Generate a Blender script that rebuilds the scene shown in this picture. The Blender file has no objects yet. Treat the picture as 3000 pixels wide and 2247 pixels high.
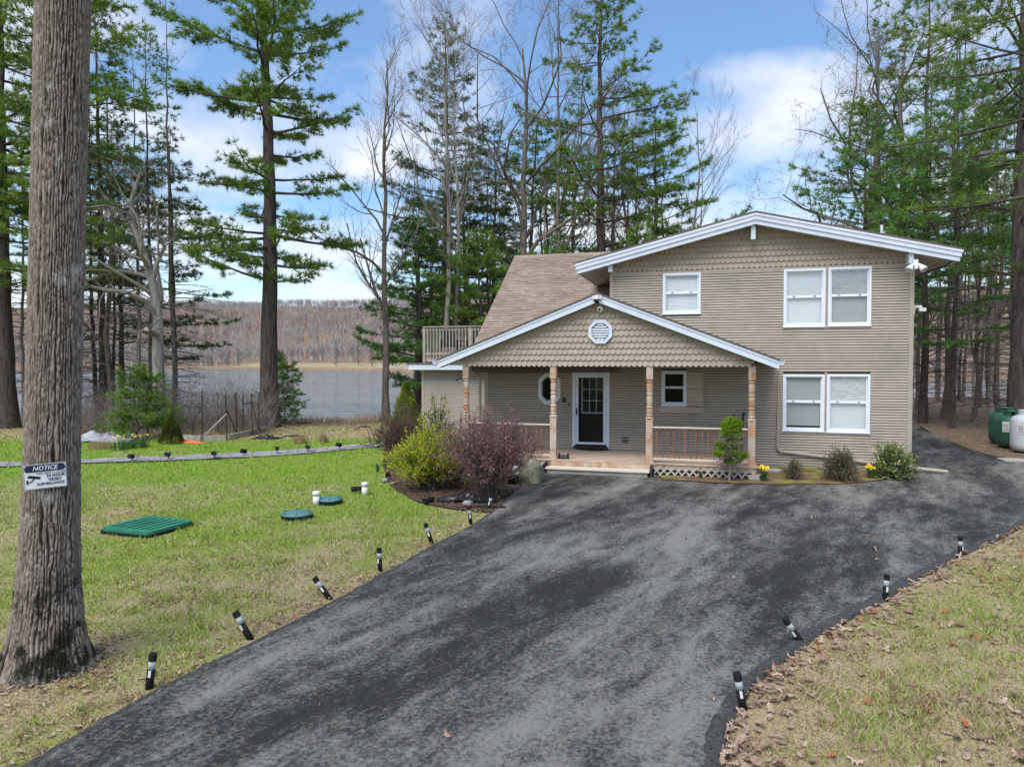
import bpy, math, random
import numpy as np
from mathutils import Vector, Matrix
PI = math.pi
rng = np.random.default_rng(7); rnd = random.Random(7)
scene = bpy.context.scene
col = scene.collection

# ------------------------------------------------------------------ camera
FPX, CX, CY, HZ = 2079.0, 1500.0, 1123.5, 1060.0        # photograph pixels (3000 x 2247)
PITCH = math.atan((CY - HZ) / FPX); YAW = math.radians(15.5); CAMH = 3.1
cam_d = bpy.data.cameras.new('camera'); cam = bpy.data.objects.new('camera', cam_d); col.objects.link(cam)
cam.location = (0, 0, CAMH); cam.rotation_euler = (PI/2 - PITCH, 0, YAW)
cam_d.sensor_width = 36; cam_d.lens = FPX / 3000 * 36; cam_d.clip_start = 0.1; cam_d.clip_end = 6000
scene.camera = cam
# ------------------------------------------------------------------ world, sun, exposure
SUN_EL, SUN_AZ = math.radians(58), math.radians(195)     # azimuth: compass style from +Y clockwise
SKYSEED = 2.3
world = bpy.data.worlds.new('World'); scene.world = world; world.use_nodes = True
wn, wl = world.node_tree.nodes, world.node_tree.links
for n in list(wn): wn.remove(n)
wo = wn.new('ShaderNodeOutputWorld'); wb = wn.new('ShaderNodeBackground'); wb.inputs[1].default_value = 0.12
sky = wn.new('ShaderNodeTexSky'); sky.sky_type = 'NISHITA'; sky.sun_disc = False
sky.sun_elevation = SUN_EL; sky.sun_rotation = SUN_AZ; sky.air_density = 1.0; sky.dust_density = 0.3; sky.ozone_density = 2.2
tc = wn.new('ShaderNodeTexCoord'); sep = wn.new('ShaderNodeSeparateXYZ'); wl.new(tc.outputs['Generated'], sep.inputs[0])
def wmath(op, a, b):
    n = wn.new('ShaderNodeMath'); n.operation = op
    for i, v in enumerate((a, b)):
        if hasattr(v, 'default_value'): wl.new(v, n.inputs[i])
        else: n.inputs[i].default_value = v
    return n.outputs[0]
zz = wmath('ADD', wmath('MAXIMUM', sep.outputs[2], 0.0), 0.22)
cmb = wn.new('ShaderNodeCombineXYZ')
wl.new(wmath('DIVIDE', sep.outputs[0], zz), cmb.inputs[0]); wl.new(wmath('DIVIDE', sep.outputs[1], zz), cmb.inputs[1]); cmb.inputs[2].default_value = SKYSEED
cn = wn.new('ShaderNodeTexNoise'); cn.inputs['Scale'].default_value = 1.75; cn.inputs['Detail'].default_value = 9; cn.inputs['Roughness'].default_value = 0.52; cn.inputs['Distortion'].default_value = 0.25
wl.new(cmb.outputs[0], cn.inputs['Vector'])
cr = wn.new('ShaderNodeValToRGB'); cr.color_ramp.elements[0].position = 0.40; cr.color_ramp.elements[1].position = 0.63
cr.color_ramp.elements[0].color = (0.15, 0.15, 0.15, 1); cr.color_ramp.elements[1].color = (1, 1, 1, 1)
wl.new(wmath('ADD', cn.outputs['Fac'], wmath('MULTIPLY', wmath('SUBTRACT', 0.24, sep.outputs[2]), 0.22)), cr.inputs[0])
cn2 = wn.new('ShaderNodeTexNoise'); cn2.inputs['Scale'].default_value = 3.1; cn2.inputs['Detail'].default_value = 6
wl.new(cmb.outputs[0], cn2.inputs['Vector'])
ccol = wn.new('ShaderNodeMixRGB'); ccol.inputs[1].default_value = (3.3, 3.7, 4.4, 1); ccol.inputs[2].default_value = (5.2, 5.3, 5.5, 1)
wl.new(cn2.outputs['Fac'], ccol.inputs[0])
hs = wn.new('ShaderNodeHueSaturation'); hs.inputs['Saturation'].default_value = 1.3; hs.inputs['Value'].default_value = 0.92
wl.new(sky.outputs[0], hs.inputs['Color'])
cmix = wn.new('ShaderNodeMixRGB'); wl.new(cr.outputs[0], cmix.inputs[0]); wl.new(hs.outputs[0], cmix.inputs[1]); wl.new(ccol.outputs[0], cmix.inputs[2])
wl.new(cmix.outputs[0], wb.inputs[0]); wl.new(wb.outputs[0], wo.inputs[0])
sun_d = bpy.data.lights.new('sun', 'SUN'); sun_d.energy = 2.2; sun_d.angle = math.radians(45); sun_d.color = (1, 0.96, 0.9)
sun = bpy.data.objects.new('sun', sun_d); col.objects.link(sun); sun.location = (0, -10, 40)
sd = Vector((math.sin(SUN_AZ) * math.cos(SUN_EL), math.cos(SUN_AZ) * math.cos(SUN_EL), math.sin(SUN_EL)))
sun.rotation_euler = sd.to_track_quat('Z', 'Y').to_euler()
vs = scene.view_settings; vs.view_transform = 'Standard'; vs.look = 'None'; vs.gamma = 1; vs.use_curve_mapping = False; vs.exposure = 0.9
scene.cycles.max_bounces = 6; scene.cycles.transparent_max_bounces = 12

# ------------------------------------------------------------------ pixel helpers: a direction, then the ground or wall it meets
Fv = np.array([-math.sin(YAW)*math.cos(PITCH), math.cos(YAW)*math.cos(PITCH), -math.sin(PITCH)])
Rv = np.array([math.cos(YAW), math.sin(YAW), 0.0]); Uv = np.cross(Rv, Fv); Cv = np.array([0, 0, CAMH])
Fh = np.array([-math.sin(YAW), math.cos(YAW), 0.0])
def ray(x, y): return Fv + Rv*(x-CX)/FPX - Uv*(y-CY)/FPX
def wy(x, y, Y): d = ray(x, y); return Cv + d*Y/d[1]
def gz(x, y, z=0.0): d = ray(x, y); return Cv + d*(z-CAMH)/d[2]
DS = 3000/2212.0
def gd(x, y, z=0.0): return gz(x*DS, y*DS, z)
def at(x, depth, z=0.0):                                  # photo column and a distance chosen from size and overlap
    q = Fh*depth + Rv*(x-CX)/FPX*depth; return np.array([q[0], q[1], z])
def uv(P): P = np.asarray(P); return P[..., :2] @ Rv[:2], P[..., :2] @ Fh[:2]

# ------------------------------------------------------------------ noise, mesh helpers
_perm = np.random.default_rng(3).random((256, 256))
def vnoise(x, y):
    x = np.asarray(x, float); y = np.asarray(y, float)
    xi = np.floor(x).astype(int); yi = np.floor(y).astype(int); fx = x-xi; fy = y-yi
    fx = fx*fx*(3-2*fx); fy = fy*fy*(3-2*fy)
    g = lambda a, b: _perm[a % 256, b % 256]
    return (g(xi, yi)*(1-fx)+g(xi+1, yi)*fx)*(1-fy) + (g(xi, yi+1)*(1-fx)+g(xi+1, yi+1)*fx)*fy
def fbm(x, y, o=4):
    s = 0; a = 0.5
    for i in range(o): s = s + a*vnoise(x*2**i+17*i, y*2**i+31*i); a *= 0.5
    return s
def link(name, me, mat, parent=None, loc=None, smooth=False):
    o = bpy.data.objects.new(name, me); col.objects.link(o)
    if mat is not None and not me.materials: me.materials.append(mat)
    if parent is not None: o.parent = parent
    if loc is not None: o.location = loc
    if parent is not None and name in ('needles', 'branches', 'twigs', 'leaves', 'stems', 'blades', 'limbs'): o['kind'] = 'stuff'
    if smooth and len(me.polygons): me.polygons.foreach_set('use_smooth', np.ones(len(me.polygons), bool))
    return o
def tag(o, label=None, cat=None, group=None, kind=None):
    if label: o['label'] = label
    if cat: o['category'] = cat
    if group: o['group'] = group
    if kind: o['kind'] = kind
    return o
def empty(name, loc=(0, 0, 0), rz=0.0):
    o = bpy.data.objects.new(name, None); col.objects.link(o); o.location = loc; o.rotation_euler = (0, 0, rz); o.empty_display_size = 0.2
    return o
def copy_tree(o, parent=None):
    c = o.copy(); col.objects.link(c); c.parent = parent
    for ch in list(o.children): copy_tree(ch, c)
    return c
def np_mesh(name, V, Fc):
    V = np.asarray(V, np.float32); Fc = np.asarray(Fc, np.int32); k = Fc.shape[1]; n = len(Fc)
    me = bpy.data.meshes.new(name); me.vertices.add(len(V)); me.vertices.foreach_set('co', V.ravel())
    me.loops.add(n*k); me.loops.foreach_set('vertex_index', Fc.ravel())
    me.polygons.add(n); me.polygons.foreach_set('loop_start', np.arange(0, n*k, k, dtype=np.int32))
    try: me.polygons.foreach_set('loop_total', np.full(n, k, np.int32))
    except Exception: pass
    me.update(calc_edges=True); return me
class MB:
    def __init__(s): s.v = []; s.f = []
    def add(s, V, Fc):
        n = len(s.v); s.v += [tuple(map(float, q)) for q in V]; s.f += [tuple(i+n for i in q) for q in Fc]; return s
    def box(s, x0, x1, y0, y1, z0, z1):
        return s.add([(x0,y0,z0),(x1,y0,z0),(x1,y1,z0),(x0,y1,z0),(x0,y0,z1),(x1,y0,z1),(x1,y1,z1),(x0,y1,z1)],
                     [(0,3,2,1),(4,5,6,7),(0,1,5,4),(1,2,6,5),(2,3,7,6),(3,0,4,7)])
    def prism(s, poly, axis, a, b):                       # poly: 2-D outline, extruded along axis from a to b
        n = len(poly)
        def P(q, t): return (t, q[0], q[1]) if axis == 'x' else ((q[0], t, q[1]) if axis == 'y' else (q[0], q[1], t))
        V = [P(q, a) for q in poly] + [P(q, b) for q in poly]
        return s.add(V, [tuple(range(n))[::-1], tuple(range(n, 2*n))] + [(i, (i+1) % n, (i+1) % n+n, i+n) for i in range(n)])
    def tube(s, pts, rad, k=8, cap=True):
        pts = np.asarray(pts, float); n = len(pts); rad = np.broadcast_to(np.asarray(rad, float), (n,))
        V, Q = tube_np(pts, rad, k); s.add(V, Q)
        if cap:
            b = len(s.v)-n*k; s.f.append(tuple(range(b, b+k))[::-1]); s.f.append(tuple(range(b+(n-1)*k, b+n*k)))
        return s
    def lathe(s, prof, k=16, c=(0, 0, 0)):
        return s.tube([(c[0], c[1], c[2]+z) for r, z in prof], [max(r, 1e-4) for r, z in prof], k)
    def build(s, name, mat, parent=None, smooth=False, loc=None):
        me = bpy.data.meshes.new(name); me.from_pydata(s.v, [], s.f); me.update()
        return link(name, me, mat, parent, loc, smooth)
def tube_np(pts, rad, k):
    n = len(pts); t = np.gradient(pts, axis=0); t /= np.linalg.norm(t, axis=1, keepdims=True)+1e-9
    m = np.abs(t.mean(0)); ref = np.array([1., 0, 0]) if m[2] > 0.5 else np.array([0, 0, 1.])
    a = np.cross(t, ref); a /= np.linalg.norm(a, axis=1, keepdims=True)+1e-9; b = np.cross(t, a)
    an = np.arange(k)*2*PI/k
    V = pts[:, None] + rad[:, None, None]*(np.cos(an)[None, :, None]*a[:, None] + np.sin(an)[None, :, None]*b[:, None])
    i = np.arange(n-1)[:, None]*k; j = np.arange(k)[None]; j2 = (j+1) % k
    Q = np.stack([i+j, i+j2, i+k+j2, i+k+j], -1).reshape(-1, 4)
    return V.reshape(-1, 3), Q
def vcross(a, b): return np.stack([a[..., 1]*b[..., 2]-a[..., 2]*b[..., 1], a[..., 2]*b[..., 0]-a[..., 0]*b[..., 2], a[..., 0]*b[..., 1]-a[..., 1]*b[..., 0]], -1)
class Tubes:                                              # many tubes, meshed in batches of equal size
    def __init__(s): s.g = {}
    def add(s, pts, rad, k):
        pts = np.asarray(pts, float); n = len(pts); s.g.setdefault((n, k), []).append((pts, np.broadcast_to(np.asarray(rad, float), (n,))))
    def mesh(s, name):
        VS, QS, off = [], [], 0
        for (n, k), L in s.g.items():
            P = np.stack([q[0] for q in L]); R_ = np.stack([q[1] for q in L]); B = len(L); t = np.gradient(P, axis=1); t /= np.linalg.norm(t, axis=2, keepdims=True)+1e-9
            ref = np.where((np.abs(t.mean(1))[:, 2] > .75)[:, None], np.array([1., 0, 0]), np.array([0, 0, 1.]))[:, None]; a = vcross(t, np.broadcast_to(ref, t.shape)); a /= np.linalg.norm(a, axis=2, keepdims=True)+1e-9; b = vcross(t, a)
            an = np.arange(k)*2*PI/k; V = P[:, :, None]+R_[:, :, None, None]*(np.cos(an)[:, None]*a[:, :, None]+np.sin(an)[:, None]*b[:, :, None])
            i = np.arange(n-1)[:, None]*k; j = np.arange(k)[None]; j2 = (j+1) % k; Q = np.stack([i+j, i+j2, i+k+j2, i+k+j], -1).reshape(-1, 4)
            QS.append((Q[None]+(np.arange(B)*n*k)[:, None, None]).reshape(-1, 4)+off); VS.append(V.reshape(-1, 3)); off += B*n*k
        return np_mesh(name, np.concatenate(VS), np.concatenate(QS))
def inpoly(P, poly):
    if len(P) > 20 and len(poly) > 60: poly = poly[::2]
    x, y = P[:, 0], P[:, 1]; r = np.zeros(len(P), bool); n = len(poly)
    for i in range(n):
        x0, y0 = poly[i][:2]; x1, y1 = poly[(i+1) % n][:2]
        if y0 == y1: continue
        r ^= ((y0 > y) != (y1 > y)) & (x < (x1-x0)*(y-y0)/(y1-y0)+x0)
    return r
def smooth_line(pts, per=6, jit=0.0, closed=False):
    p = np.array([[float(q[0]), float(q[1])] for q in pts]); n = len(p); out = []
    for i in range(n if closed else n-1):
        g = (lambda k: p[k % n]) if closed else (lambda k: p[min(max(k, 0), n-1)])
        p0, p1, p2, p3 = g(i-1), g(i), g(i+1), g(i+2)
        for t in np.linspace(0, 1, per, endpoint=False):
            out.append(0.5*((2*p1)+(-p0+p2)*t+(2*p0-5*p1+4*p2-p3)*t*t+(-p0+3*p1-3*p2+p3)*t**3))
    if not closed: out.append(p[-1])
    out = np.array(out)
    return out + (rng.random(out.shape)-0.5)*2*jit

# ------------------------------------------------------------------ materials
def new_mat(name):
    m = bpy.data.materials.new(name); m.use_nodes = True; nt = m.node_tree
    return m, nt, nt.nodes, nt.links, nt.nodes['Principled BSDF']
def mix_col(nt, fac, a, b):
    n = nt.nodes.new('ShaderNodeMixRGB')
    for s, v in ((0, fac), (1, a), (2, b)):
        if hasattr(v, 'links') or hasattr(v, 'is_linked'): nt.links.new(v, n.inputs[s])
        elif s == 0: n.inputs[0].default_value = v
        else: n.inputs[s].default_value = (*v, 1) if len(v) == 3 else v
    return n.outputs[0]
def noise(nt, scale, detail=4, rough=0.55, vec=None, dist=0.0, stretch=None, world_pos=False):
    n = nt.nodes.new('ShaderNodeTexNoise'); n.inputs['Scale'].default_value = scale; n.inputs['Detail'].default_value = detail
    n.inputs['Roughness'].default_value = rough; n.inputs['Distortion'].default_value = dist
    if vec is None:
        if world_pos: vec = nt.nodes.new('ShaderNodeNewGeometry').outputs['Position']
        else: vec = nt.nodes.new('ShaderNodeTexCoord').outputs['Object']
    if stretch:
        if len(stretch) > 3:
            m0 = nt.nodes.new('ShaderNodeMapping'); m0.inputs['Rotation'].default_value = (0, 0, stretch[3]); nt.links.new(vec, m0.inputs[0]); vec = m0.outputs[0]
        mp = nt.nodes.new('ShaderNodeMapping'); mp.inputs['Scale'].default_value = stretch[:3]
        nt.links.new(vec, mp.inputs[0]); vec = mp.outputs[0]
    nt.links.new(vec, n.inputs['Vector']); return n.outputs['Fac']
def ramp(nt, fac, a, b):
    r = nt.nodes.new('ShaderNodeMapRange'); r.inputs[1].default_value = a; r.inputs[2].default_value = b; r.clamp = True
    nt.links.new(fac, r.inputs[0]); return r.outputs[0]
def bump(nt, h, strength, dist=0.02):
    b = nt.nodes.new('ShaderNodeBump'); b.inputs['Strength'].default_value = strength; b.inputs['Distance'].default_value = dist
    nt.links.new(h, b.inputs['Height']); return b.outputs[0]
def surf(name, c1, c2, scale=6.0, rough=0.7, bs=None, bst=0.3, stretch=None, piece=0.0, lo=0.35, hi=0.65, spec=0.4, metal=0.0, world_pos=False, dirt=None):
    m, nt, nd, lk, bs_ = new_mat(name)
    f = ramp(nt, noise(nt, scale, 6, 0.6, stretch=stretch, world_pos=world_pos), lo, hi); c = mix_col(nt, f, c1, c2)
    if dirt: c = mix_col(nt, ramp(nt, noise(nt, dirt[1], 7, 0.65, world_pos=True), dirt[2], dirt[3]), c, dirt[0])
    if piece:
        oi = nd.new('ShaderNodeObjectInfo'); h = nd.new('ShaderNodeHueSaturation')
        mr = nd.new('ShaderNodeMapRange'); mr.inputs[3].default_value = 1-piece; mr.inputs[4].default_value = 1+piece
        lk.new(oi.outputs['Random'], mr.inputs[0]); lk.new(mr.outputs[0], h.inputs['Value']); lk.new(c, h.inputs['Color']); c = h.outputs[0]
    lk.new(c, bs_.inputs['Base Color']); bs_.inputs['Roughness'].default_value = rough; bs_.inputs['Metallic'].default_value = metal
    bs_.inputs['Specular IOR Level'].default_value = spec
    if bs: lk.new(bump(nt, noise(nt, bs, 6, 0.65, stretch=stretch, world_pos=world_pos), bst), bs_.inputs['Normal'])
    return m
def leafy(name, c1, c2, c3=None, nscale=0.6, trans=0.3, rough=0.6, lo=0.35, hi=0.65, third=0.12):
    m, nt, nd, lk, b = new_mat(name)
    geo = nd.new('ShaderNodeNewGeometry')
    f = ramp(nt, noise(nt, nscale, 3, 0.6), lo, hi)
    a = nd.new('ShaderNodeMath'); a.operation = 'MULTIPLY_ADD'; lk.new(geo.outputs['Random Per Island'], a.inputs[0]); a.inputs[1].default_value = 0.7
    mm = nd.new('ShaderNodeMath'); mm.operation = 'MULTIPLY'; lk.new(f, mm.inputs[0]); mm.inputs[1].default_value = 0.9
    lk.new(mm.outputs[0], a.inputs[2]); s_ = nd.new('ShaderNodeMath'); s_.operation = 'SUBTRACT'; lk.new(a.outputs[0], s_.inputs[0]); s_.inputs[1].default_value = 0.3; s_.use_clamp = True
    c = mix_col(nt, s_.outputs[0], c1, c2)
    if c3:
        g = nd.new('ShaderNodeMath'); g.operation = 'LESS_THAN'; g.inputs[1].default_value = third
        fr = nd.new('ShaderNodeMath'); fr.operation = 'FRACT'; m7 = nd.new('ShaderNodeMath'); m7.operation = 'MULTIPLY'; m7.inputs[1].default_value = 7.13
        lk.new(geo.outputs['Random Per Island'], m7.inputs[0]); lk.new(m7.outputs[0], fr.inputs[0]); lk.new(fr.outputs[0], g.inputs[0])
        c = mix_col(nt, g.outputs[0], c, c3)
    lk.new(c, b.inputs['Base Color']); b.inputs['Roughness'].default_value = rough; b.inputs['Specular IOR Level'].default_value = 0.25
    t = nd.new('ShaderNodeBsdfTranslucent'); lk.new(c, t.inputs[0]); mx = nd.new('ShaderNodeMixShader'); mx.inputs[0].default_value = trans
    lk.new(b.outputs[0], mx.inputs[1]); lk.new(t.outputs[0], mx.inputs[2]); lk.new(mx.outputs[0], nd['Material Output'].inputs[0]); return m
def glass_mat(name, tint=(0.9, 0.95, 0.95), refl=0.25, rough=0.02, warp=0.0):
    m, nt, nd, lk, b = new_mat(name); nd.remove(b)
    t = nd.new('ShaderNodeBsdfTransparent'); t.inputs[0].default_value = (*tint, 1); g = nd.new('ShaderNodeBsdfGlossy'); g.inputs['Roughness'].default_value = rough
    lw = nd.new('ShaderNodeLayerWeight'); lw.inputs[0].default_value = 0.5; pw = nd.new('ShaderNodeMath'); pw.operation = 'POWER'; lk.new(lw.outputs['Facing'], pw.inputs[0]); pw.inputs[1].default_value = 4.0
    ad = nd.new('ShaderNodeMath'); ad.operation = 'ADD'; ad.use_clamp = True; lk.new(pw.outputs[0], ad.inputs[0]); ad.inputs[1].default_value = refl
    if warp: nrm = bump(nt, noise(nt, 4, 3, 0.6), warp, 0.05); lk.new(nrm, g.inputs['Normal'])
    mx = nd.new('ShaderNodeMixShader'); lk.new(ad.outputs[0], mx.inputs[0]); lk.new(t.outputs[0], mx.inputs[1]); lk.new(g.outputs[0], mx.inputs[2])
    lk.new(mx.outputs[0], nd['Material Output'].inputs[0]); return m
m_siding = surf('vinyl_siding', (0.385, 0.33, 0.262), (0.43, 0.37, 0.295), 3, 0.55, 40, 0.05, piece=0.05, dirt=((0.30, 0.26, 0.205), 0.9, 0.5, 0.78))
m_scale = surf('scallop_vinyl', (0.345, 0.278, 0.205), (0.395, 0.32, 0.24), 3, 0.6, 30, 0.06, piece=0.05)
m_trim = surf('beige_trim', (0.36, 0.315, 0.25), (0.41, 0.36, 0.285), 2, 0.5)
m_white = surf('white_trim', (0.60, 0.66, 0.74), (0.66, 0.71, 0.78), 2, 0.45, dirt=((0.52, 0.58, 0.65), 1.6, 0.5, 0.75))
m_wframe = surf('white_window_frame', (0.72, 0.76, 0.82), (0.78, 0.81, 0.86), 2, 0.4)
m_soffit = surf('soffit_panel', (0.52, 0.48, 0.43), (0.57, 0.53, 0.47), 2, 0.6)
m_blind = surf('blind_slat', (0.70, 0.74, 0.74), (0.74, 0.78, 0.78), 2, 0.5)
m_blindg = surf('blind_slat_behind_screen', (0.38, 0.39, 0.40), (0.42, 0.43, 0.44), 2, 0.6)
m_shingle = surf('roof_shingle', (0.235, 0.18, 0.138), (0.325, 0.25, 0.195), 1.2, 0.9, 120, 0.5, piece=0.11, world_pos=True, lo=0.3, hi=0.7)
m_roofdark = surf('dark_roof_edge', (0.10, 0.085, 0.075), (0.16, 0.13, 0.115), 5, 0.9, 90, 0.4)
m_cedar = surf('weathered_cedar', (0.36, 0.17, 0.08), (0.50, 0.31, 0.19), 3.0, 0.75, 30, 0.3, stretch=(1, 1, 0.25), piece=0.08, dirt=((0.50, 0.42, 0.34), 2.2, 0.40, 0.58))
m_balus = surf('stained_baluster', (0.20, 0.085, 0.05), (0.33, 0.17, 0.10), 4, 0.7, 30, 0.3, stretch=(1, 1, 0.2), piece=0.2)
m_deck = surf('deck_board', (0.40, 0.29, 0.21), (0.52, 0.41, 0.32), 5, 0.75, 40, 0.25, stretch=(0.3, 3, 1), piece=0.12)
m_pale = surf('pale_step_board', (0.60, 0.53, 0.43), (0.68, 0.61, 0.50), 4, 0.7, 30, 0.2, stretch=(0.3, 3, 3))
m_lattice = surf('lattice_strip', (0.42, 0.36, 0.31), (0.52, 0.45, 0.40), 6, 0.8, 40, 0.2, piece=0.1)
m_grey_wood = surf('grey_weathered_wood', (0.29, 0.25, 0.21), (0.42, 0.37, 0.31), 6, 0.85, 40, 0.4, stretch=(1, 1, 0.3), piece=0.15)
m_black = surf('black_plastic', (0.010, 0.010, 0.010), (0.018, 0.018, 0.018), 8, 0.7, spec=.2)
m_iron = surf('dark_metal', (0.03, 0.03, 0.03), (0.06, 0.055, 0.05), 8, 0.5, metal=0.6)
m_cream = surf('camera_white', (0.66, 0.66, 0.64), (0.72, 0.72, 0.70), 4, 0.35)
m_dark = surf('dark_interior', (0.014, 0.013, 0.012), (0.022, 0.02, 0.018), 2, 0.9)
m_glass = glass_mat('window_glass', (.98, .99, .99), refl=0.03)
m_film = glass_mat('window_glass_with_film', (.98, .99, .99), refl=0.14, rough=0.10, warp=0.6)
m_dglass = glass_mat('door_glass', (0.80, 0.82, 0.82), refl=0.008, warp=0.04)
m_concrete = surf('concrete', (0.36, 0.34, 0.31), (0.46, 0.44, 0.40), 5, 0.9, 60, 0.3)
m_stone = surf('flagstone', (0.20, 0.20, 0.21), (0.33, 0.325, 0.32), 2.5, 0.85, 25, 0.4, piece=0.15)
m_boulder = surf('mossy_boulder', (0.15, 0.145, 0.125), (0.27, 0.285, 0.17), 5, 0.95, 14, 1.0, dirt=((0.10, 0.095, 0.08), 4.0, 0.5, 0.7))
m_mulch = surf('mulch', (0.055, 0.032, 0.022), (0.14, 0.085, 0.055), 14, 0.95, 30, 1.0, world_pos=True)
def mat_bark(name, c1, c2, c3, sc=9.0, bst=0.9, rot=0.0, moss=None):
    m, nt, nd, lk, b = new_mat(name)
    co = nd.new('ShaderNodeTexCoord').outputs['Object']
    a = noise(nt, sc, 7, 0.65, vec=co, stretch=(1, 1, 0.16), dist=0.6); f = ramp(nt, a, 0.38, 0.62)
    c = mix_col(nt, f, c1, c2); c = mix_col(nt, ramp(nt, noise(nt, 2.2, 5, 0.6, vec=co), 0.5, 0.75), c, c3)
    if moss: c = mix_col(nt, ramp(nt, noise(nt, moss[1], 6, 0.7, vec=co), moss[2], moss[2]+0.06), c, moss[0])
    lk.new(c, b.inputs['Base Color']); b.inputs['Roughness'].default_value = 0.95; b.inputs['Specular IOR Level'].default_value = 0.15
    lk.new(bump(nt, a, bst, 0.03), b.inputs['Normal']); return m
m_bark_oak = mat_bark('oak_bark', (0.13, 0.105, 0.085), (0.33, 0.285, 0.24), (0.28, 0.255, 0.225), 12, 0.7)
m_bark_pine = mat_bark('pine_bark', (0.045, 0.036, 0.032), (0.13, 0.105, 0.092), (0.10, 0.085, 0.078), 9, 0.9)
m_bark_gray = mat_bark('grey_bark', (0.10, 0.08, 0.065), (0.26, 0.215, 0.175), (0.20, 0.18, 0.155), 12, 0.8)
m_bark_pale = mat_bark('pale_bark', (0.20, 0.175, 0.15), (0.40, 0.36, 0.32), (0.33, 0.30, 0.265), 10, 0.8)
m_twig = surf('dead_twig', (0.17, 0.14, 0.12), (0.31, 0.265, 0.23), 3, 0.95)
m_twig_red = surf('budding_twig', (0.14, 0.085, 0.075), (0.24, 0.14, 0.12), 3, 0.95)
m_needle = leafy('pine_needles', (0.075, 0.155, 0.03), (0.24, 0.39, 0.065), (0.38, 0.48, 0.08), 0.55, third=0.12, trans=.4)
m_needle_d = leafy('dark_pine_needles', (0.065, 0.12, 0.035), (0.19, 0.28, 0.065), (0.28, 0.26, 0.08), 0.5, third=0.12, trans=.4)
m_needle_y = leafy('young_pine_needles', (0.07, 0.18, 0.05), (0.22, 0.42, 0.09), (0.34, .50, .09), 0.8, third=.1, trans=.4)
m_spruce = leafy('dwarf_spruce_needles', (0.11, 0.16, 0.02), (0.33, 0.39, 0.05), None, 3.0)
m_forsythia = leafy('forsythia_leaves', (0.44, 0.52, 0.02), (0.70, 0.76, 0.05), (0.22, 0.30, 0.03), 1.5, third=0.12, trans=.45)
m_barberry = leafy('barberry_pink_leaves', (0.30, 0.12, 0.13), (0.56, 0.31, 0.30), (0.17, 0.08, 0.075), 1.5, third=0.25)
m_barb_dark = leafy('barberry_dark_leaves', (0.085, 0.035, 0.03), (0.18, 0.09, 0.065), None, 1.5)
m_rhodo = leafy('rhododendron_leaves', (0.17, 0.23, 0.06), (0.40, 0.46, 0.17), (0.10, 0.15, 0.05), 2.0, third=0.2)
m_box = leafy('foundation_shrub_leaves', (0.10, 0.12, 0.05), (0.30, 0.29, 0.15), (0.16, 0.10, 0.06), 2.0, third=0.2)
m_porchsh = leafy('bright_evergreen_leaves', (0.12, 0.22, 0.015), (0.33, 0.48, 0.03), None, 2.5)
m_bulb = leafy('bulb_leaves', (0.03, 0.085, 0.03), (0.07, 0.16, 0.05), None, 3.0)
m_yellow = surf('yellow_petal', (0.80, 0.55, 0.02), (0.85, 0.68, 0.06), 5, 0.6)
m_stem = surf('shrub_stem', (0.07, 0.05, 0.04), (0.16, 0.12, 0.10), 6, 0.9)
m_leaf = leafy('fallen_leaf', (0.20, 0.125, 0.085), (0.50, 0.37, 0.28), (0.36, 0.15, 0.06), 3.0, trans=0.1, third=0.05)
m_straw = leafy('dry_reed', (0.30, 0.20, 0.10), (0.52, 0.39, 0.22), None, 1.0)
m_tankgreen = surf('tank_green', (0.025, 0.095, 0.06), (0.04, 0.125, 0.08), 2, 0.45)
m_tankwhite = surf('tank_white', (0.62, 0.66, 0.70), (0.68, 0.71, 0.74), 2, 0.4)
m_lid = surf('green_plastic_lid', (0.02, 0.16, 0.095), (0.035, 0.21, 0.125), 3, 0.55, 60, 0.05)
m_lid2 = surf('faded_teal_lid', (0.055, 0.16, 0.165), (0.09, 0.21, 0.21), 3, 0.6, 60, 0.05)
m_pvc = surf('white_pvc', (0.74, 0.72, 0.66), (0.80, 0.78, 0.73), 3, 0.4)
m_red = surf('red_paint', (0.50, 0.02, 0.03), (0.58, 0.04, 0.05), 3, 0.5)
m_fabric = surf('black_weed_fabric', (0.012, 0.012, 0.014), (0.03, 0.03, 0.033), 10, 0.35)
m_lens = leafy('lamp_lens', (0.62, 0.66, 0.67), (0.72, 0.76, 0.77), None, 3, trans=0.45, rough=0.2)
m_tarp = surf('grey_tarp', (0.25, 0.27, 0.30), (0.42, 0.44, 0.47), 3, 0.5)
m_sign = surf('sign_white', (0.70, 0.70, 0.70), (0.76, 0.76, 0.75), 3, 0.45)
m_navy = surf('sign_navy', (0.012, 0.014, 0.05), (0.018, 0.02, 0.065), 3, 0.45)
m_orange = surf('orange_netting', (0.60, 0.12, 0.03), (0.70, 0.20, 0.06), 5, 0.7)
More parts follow.
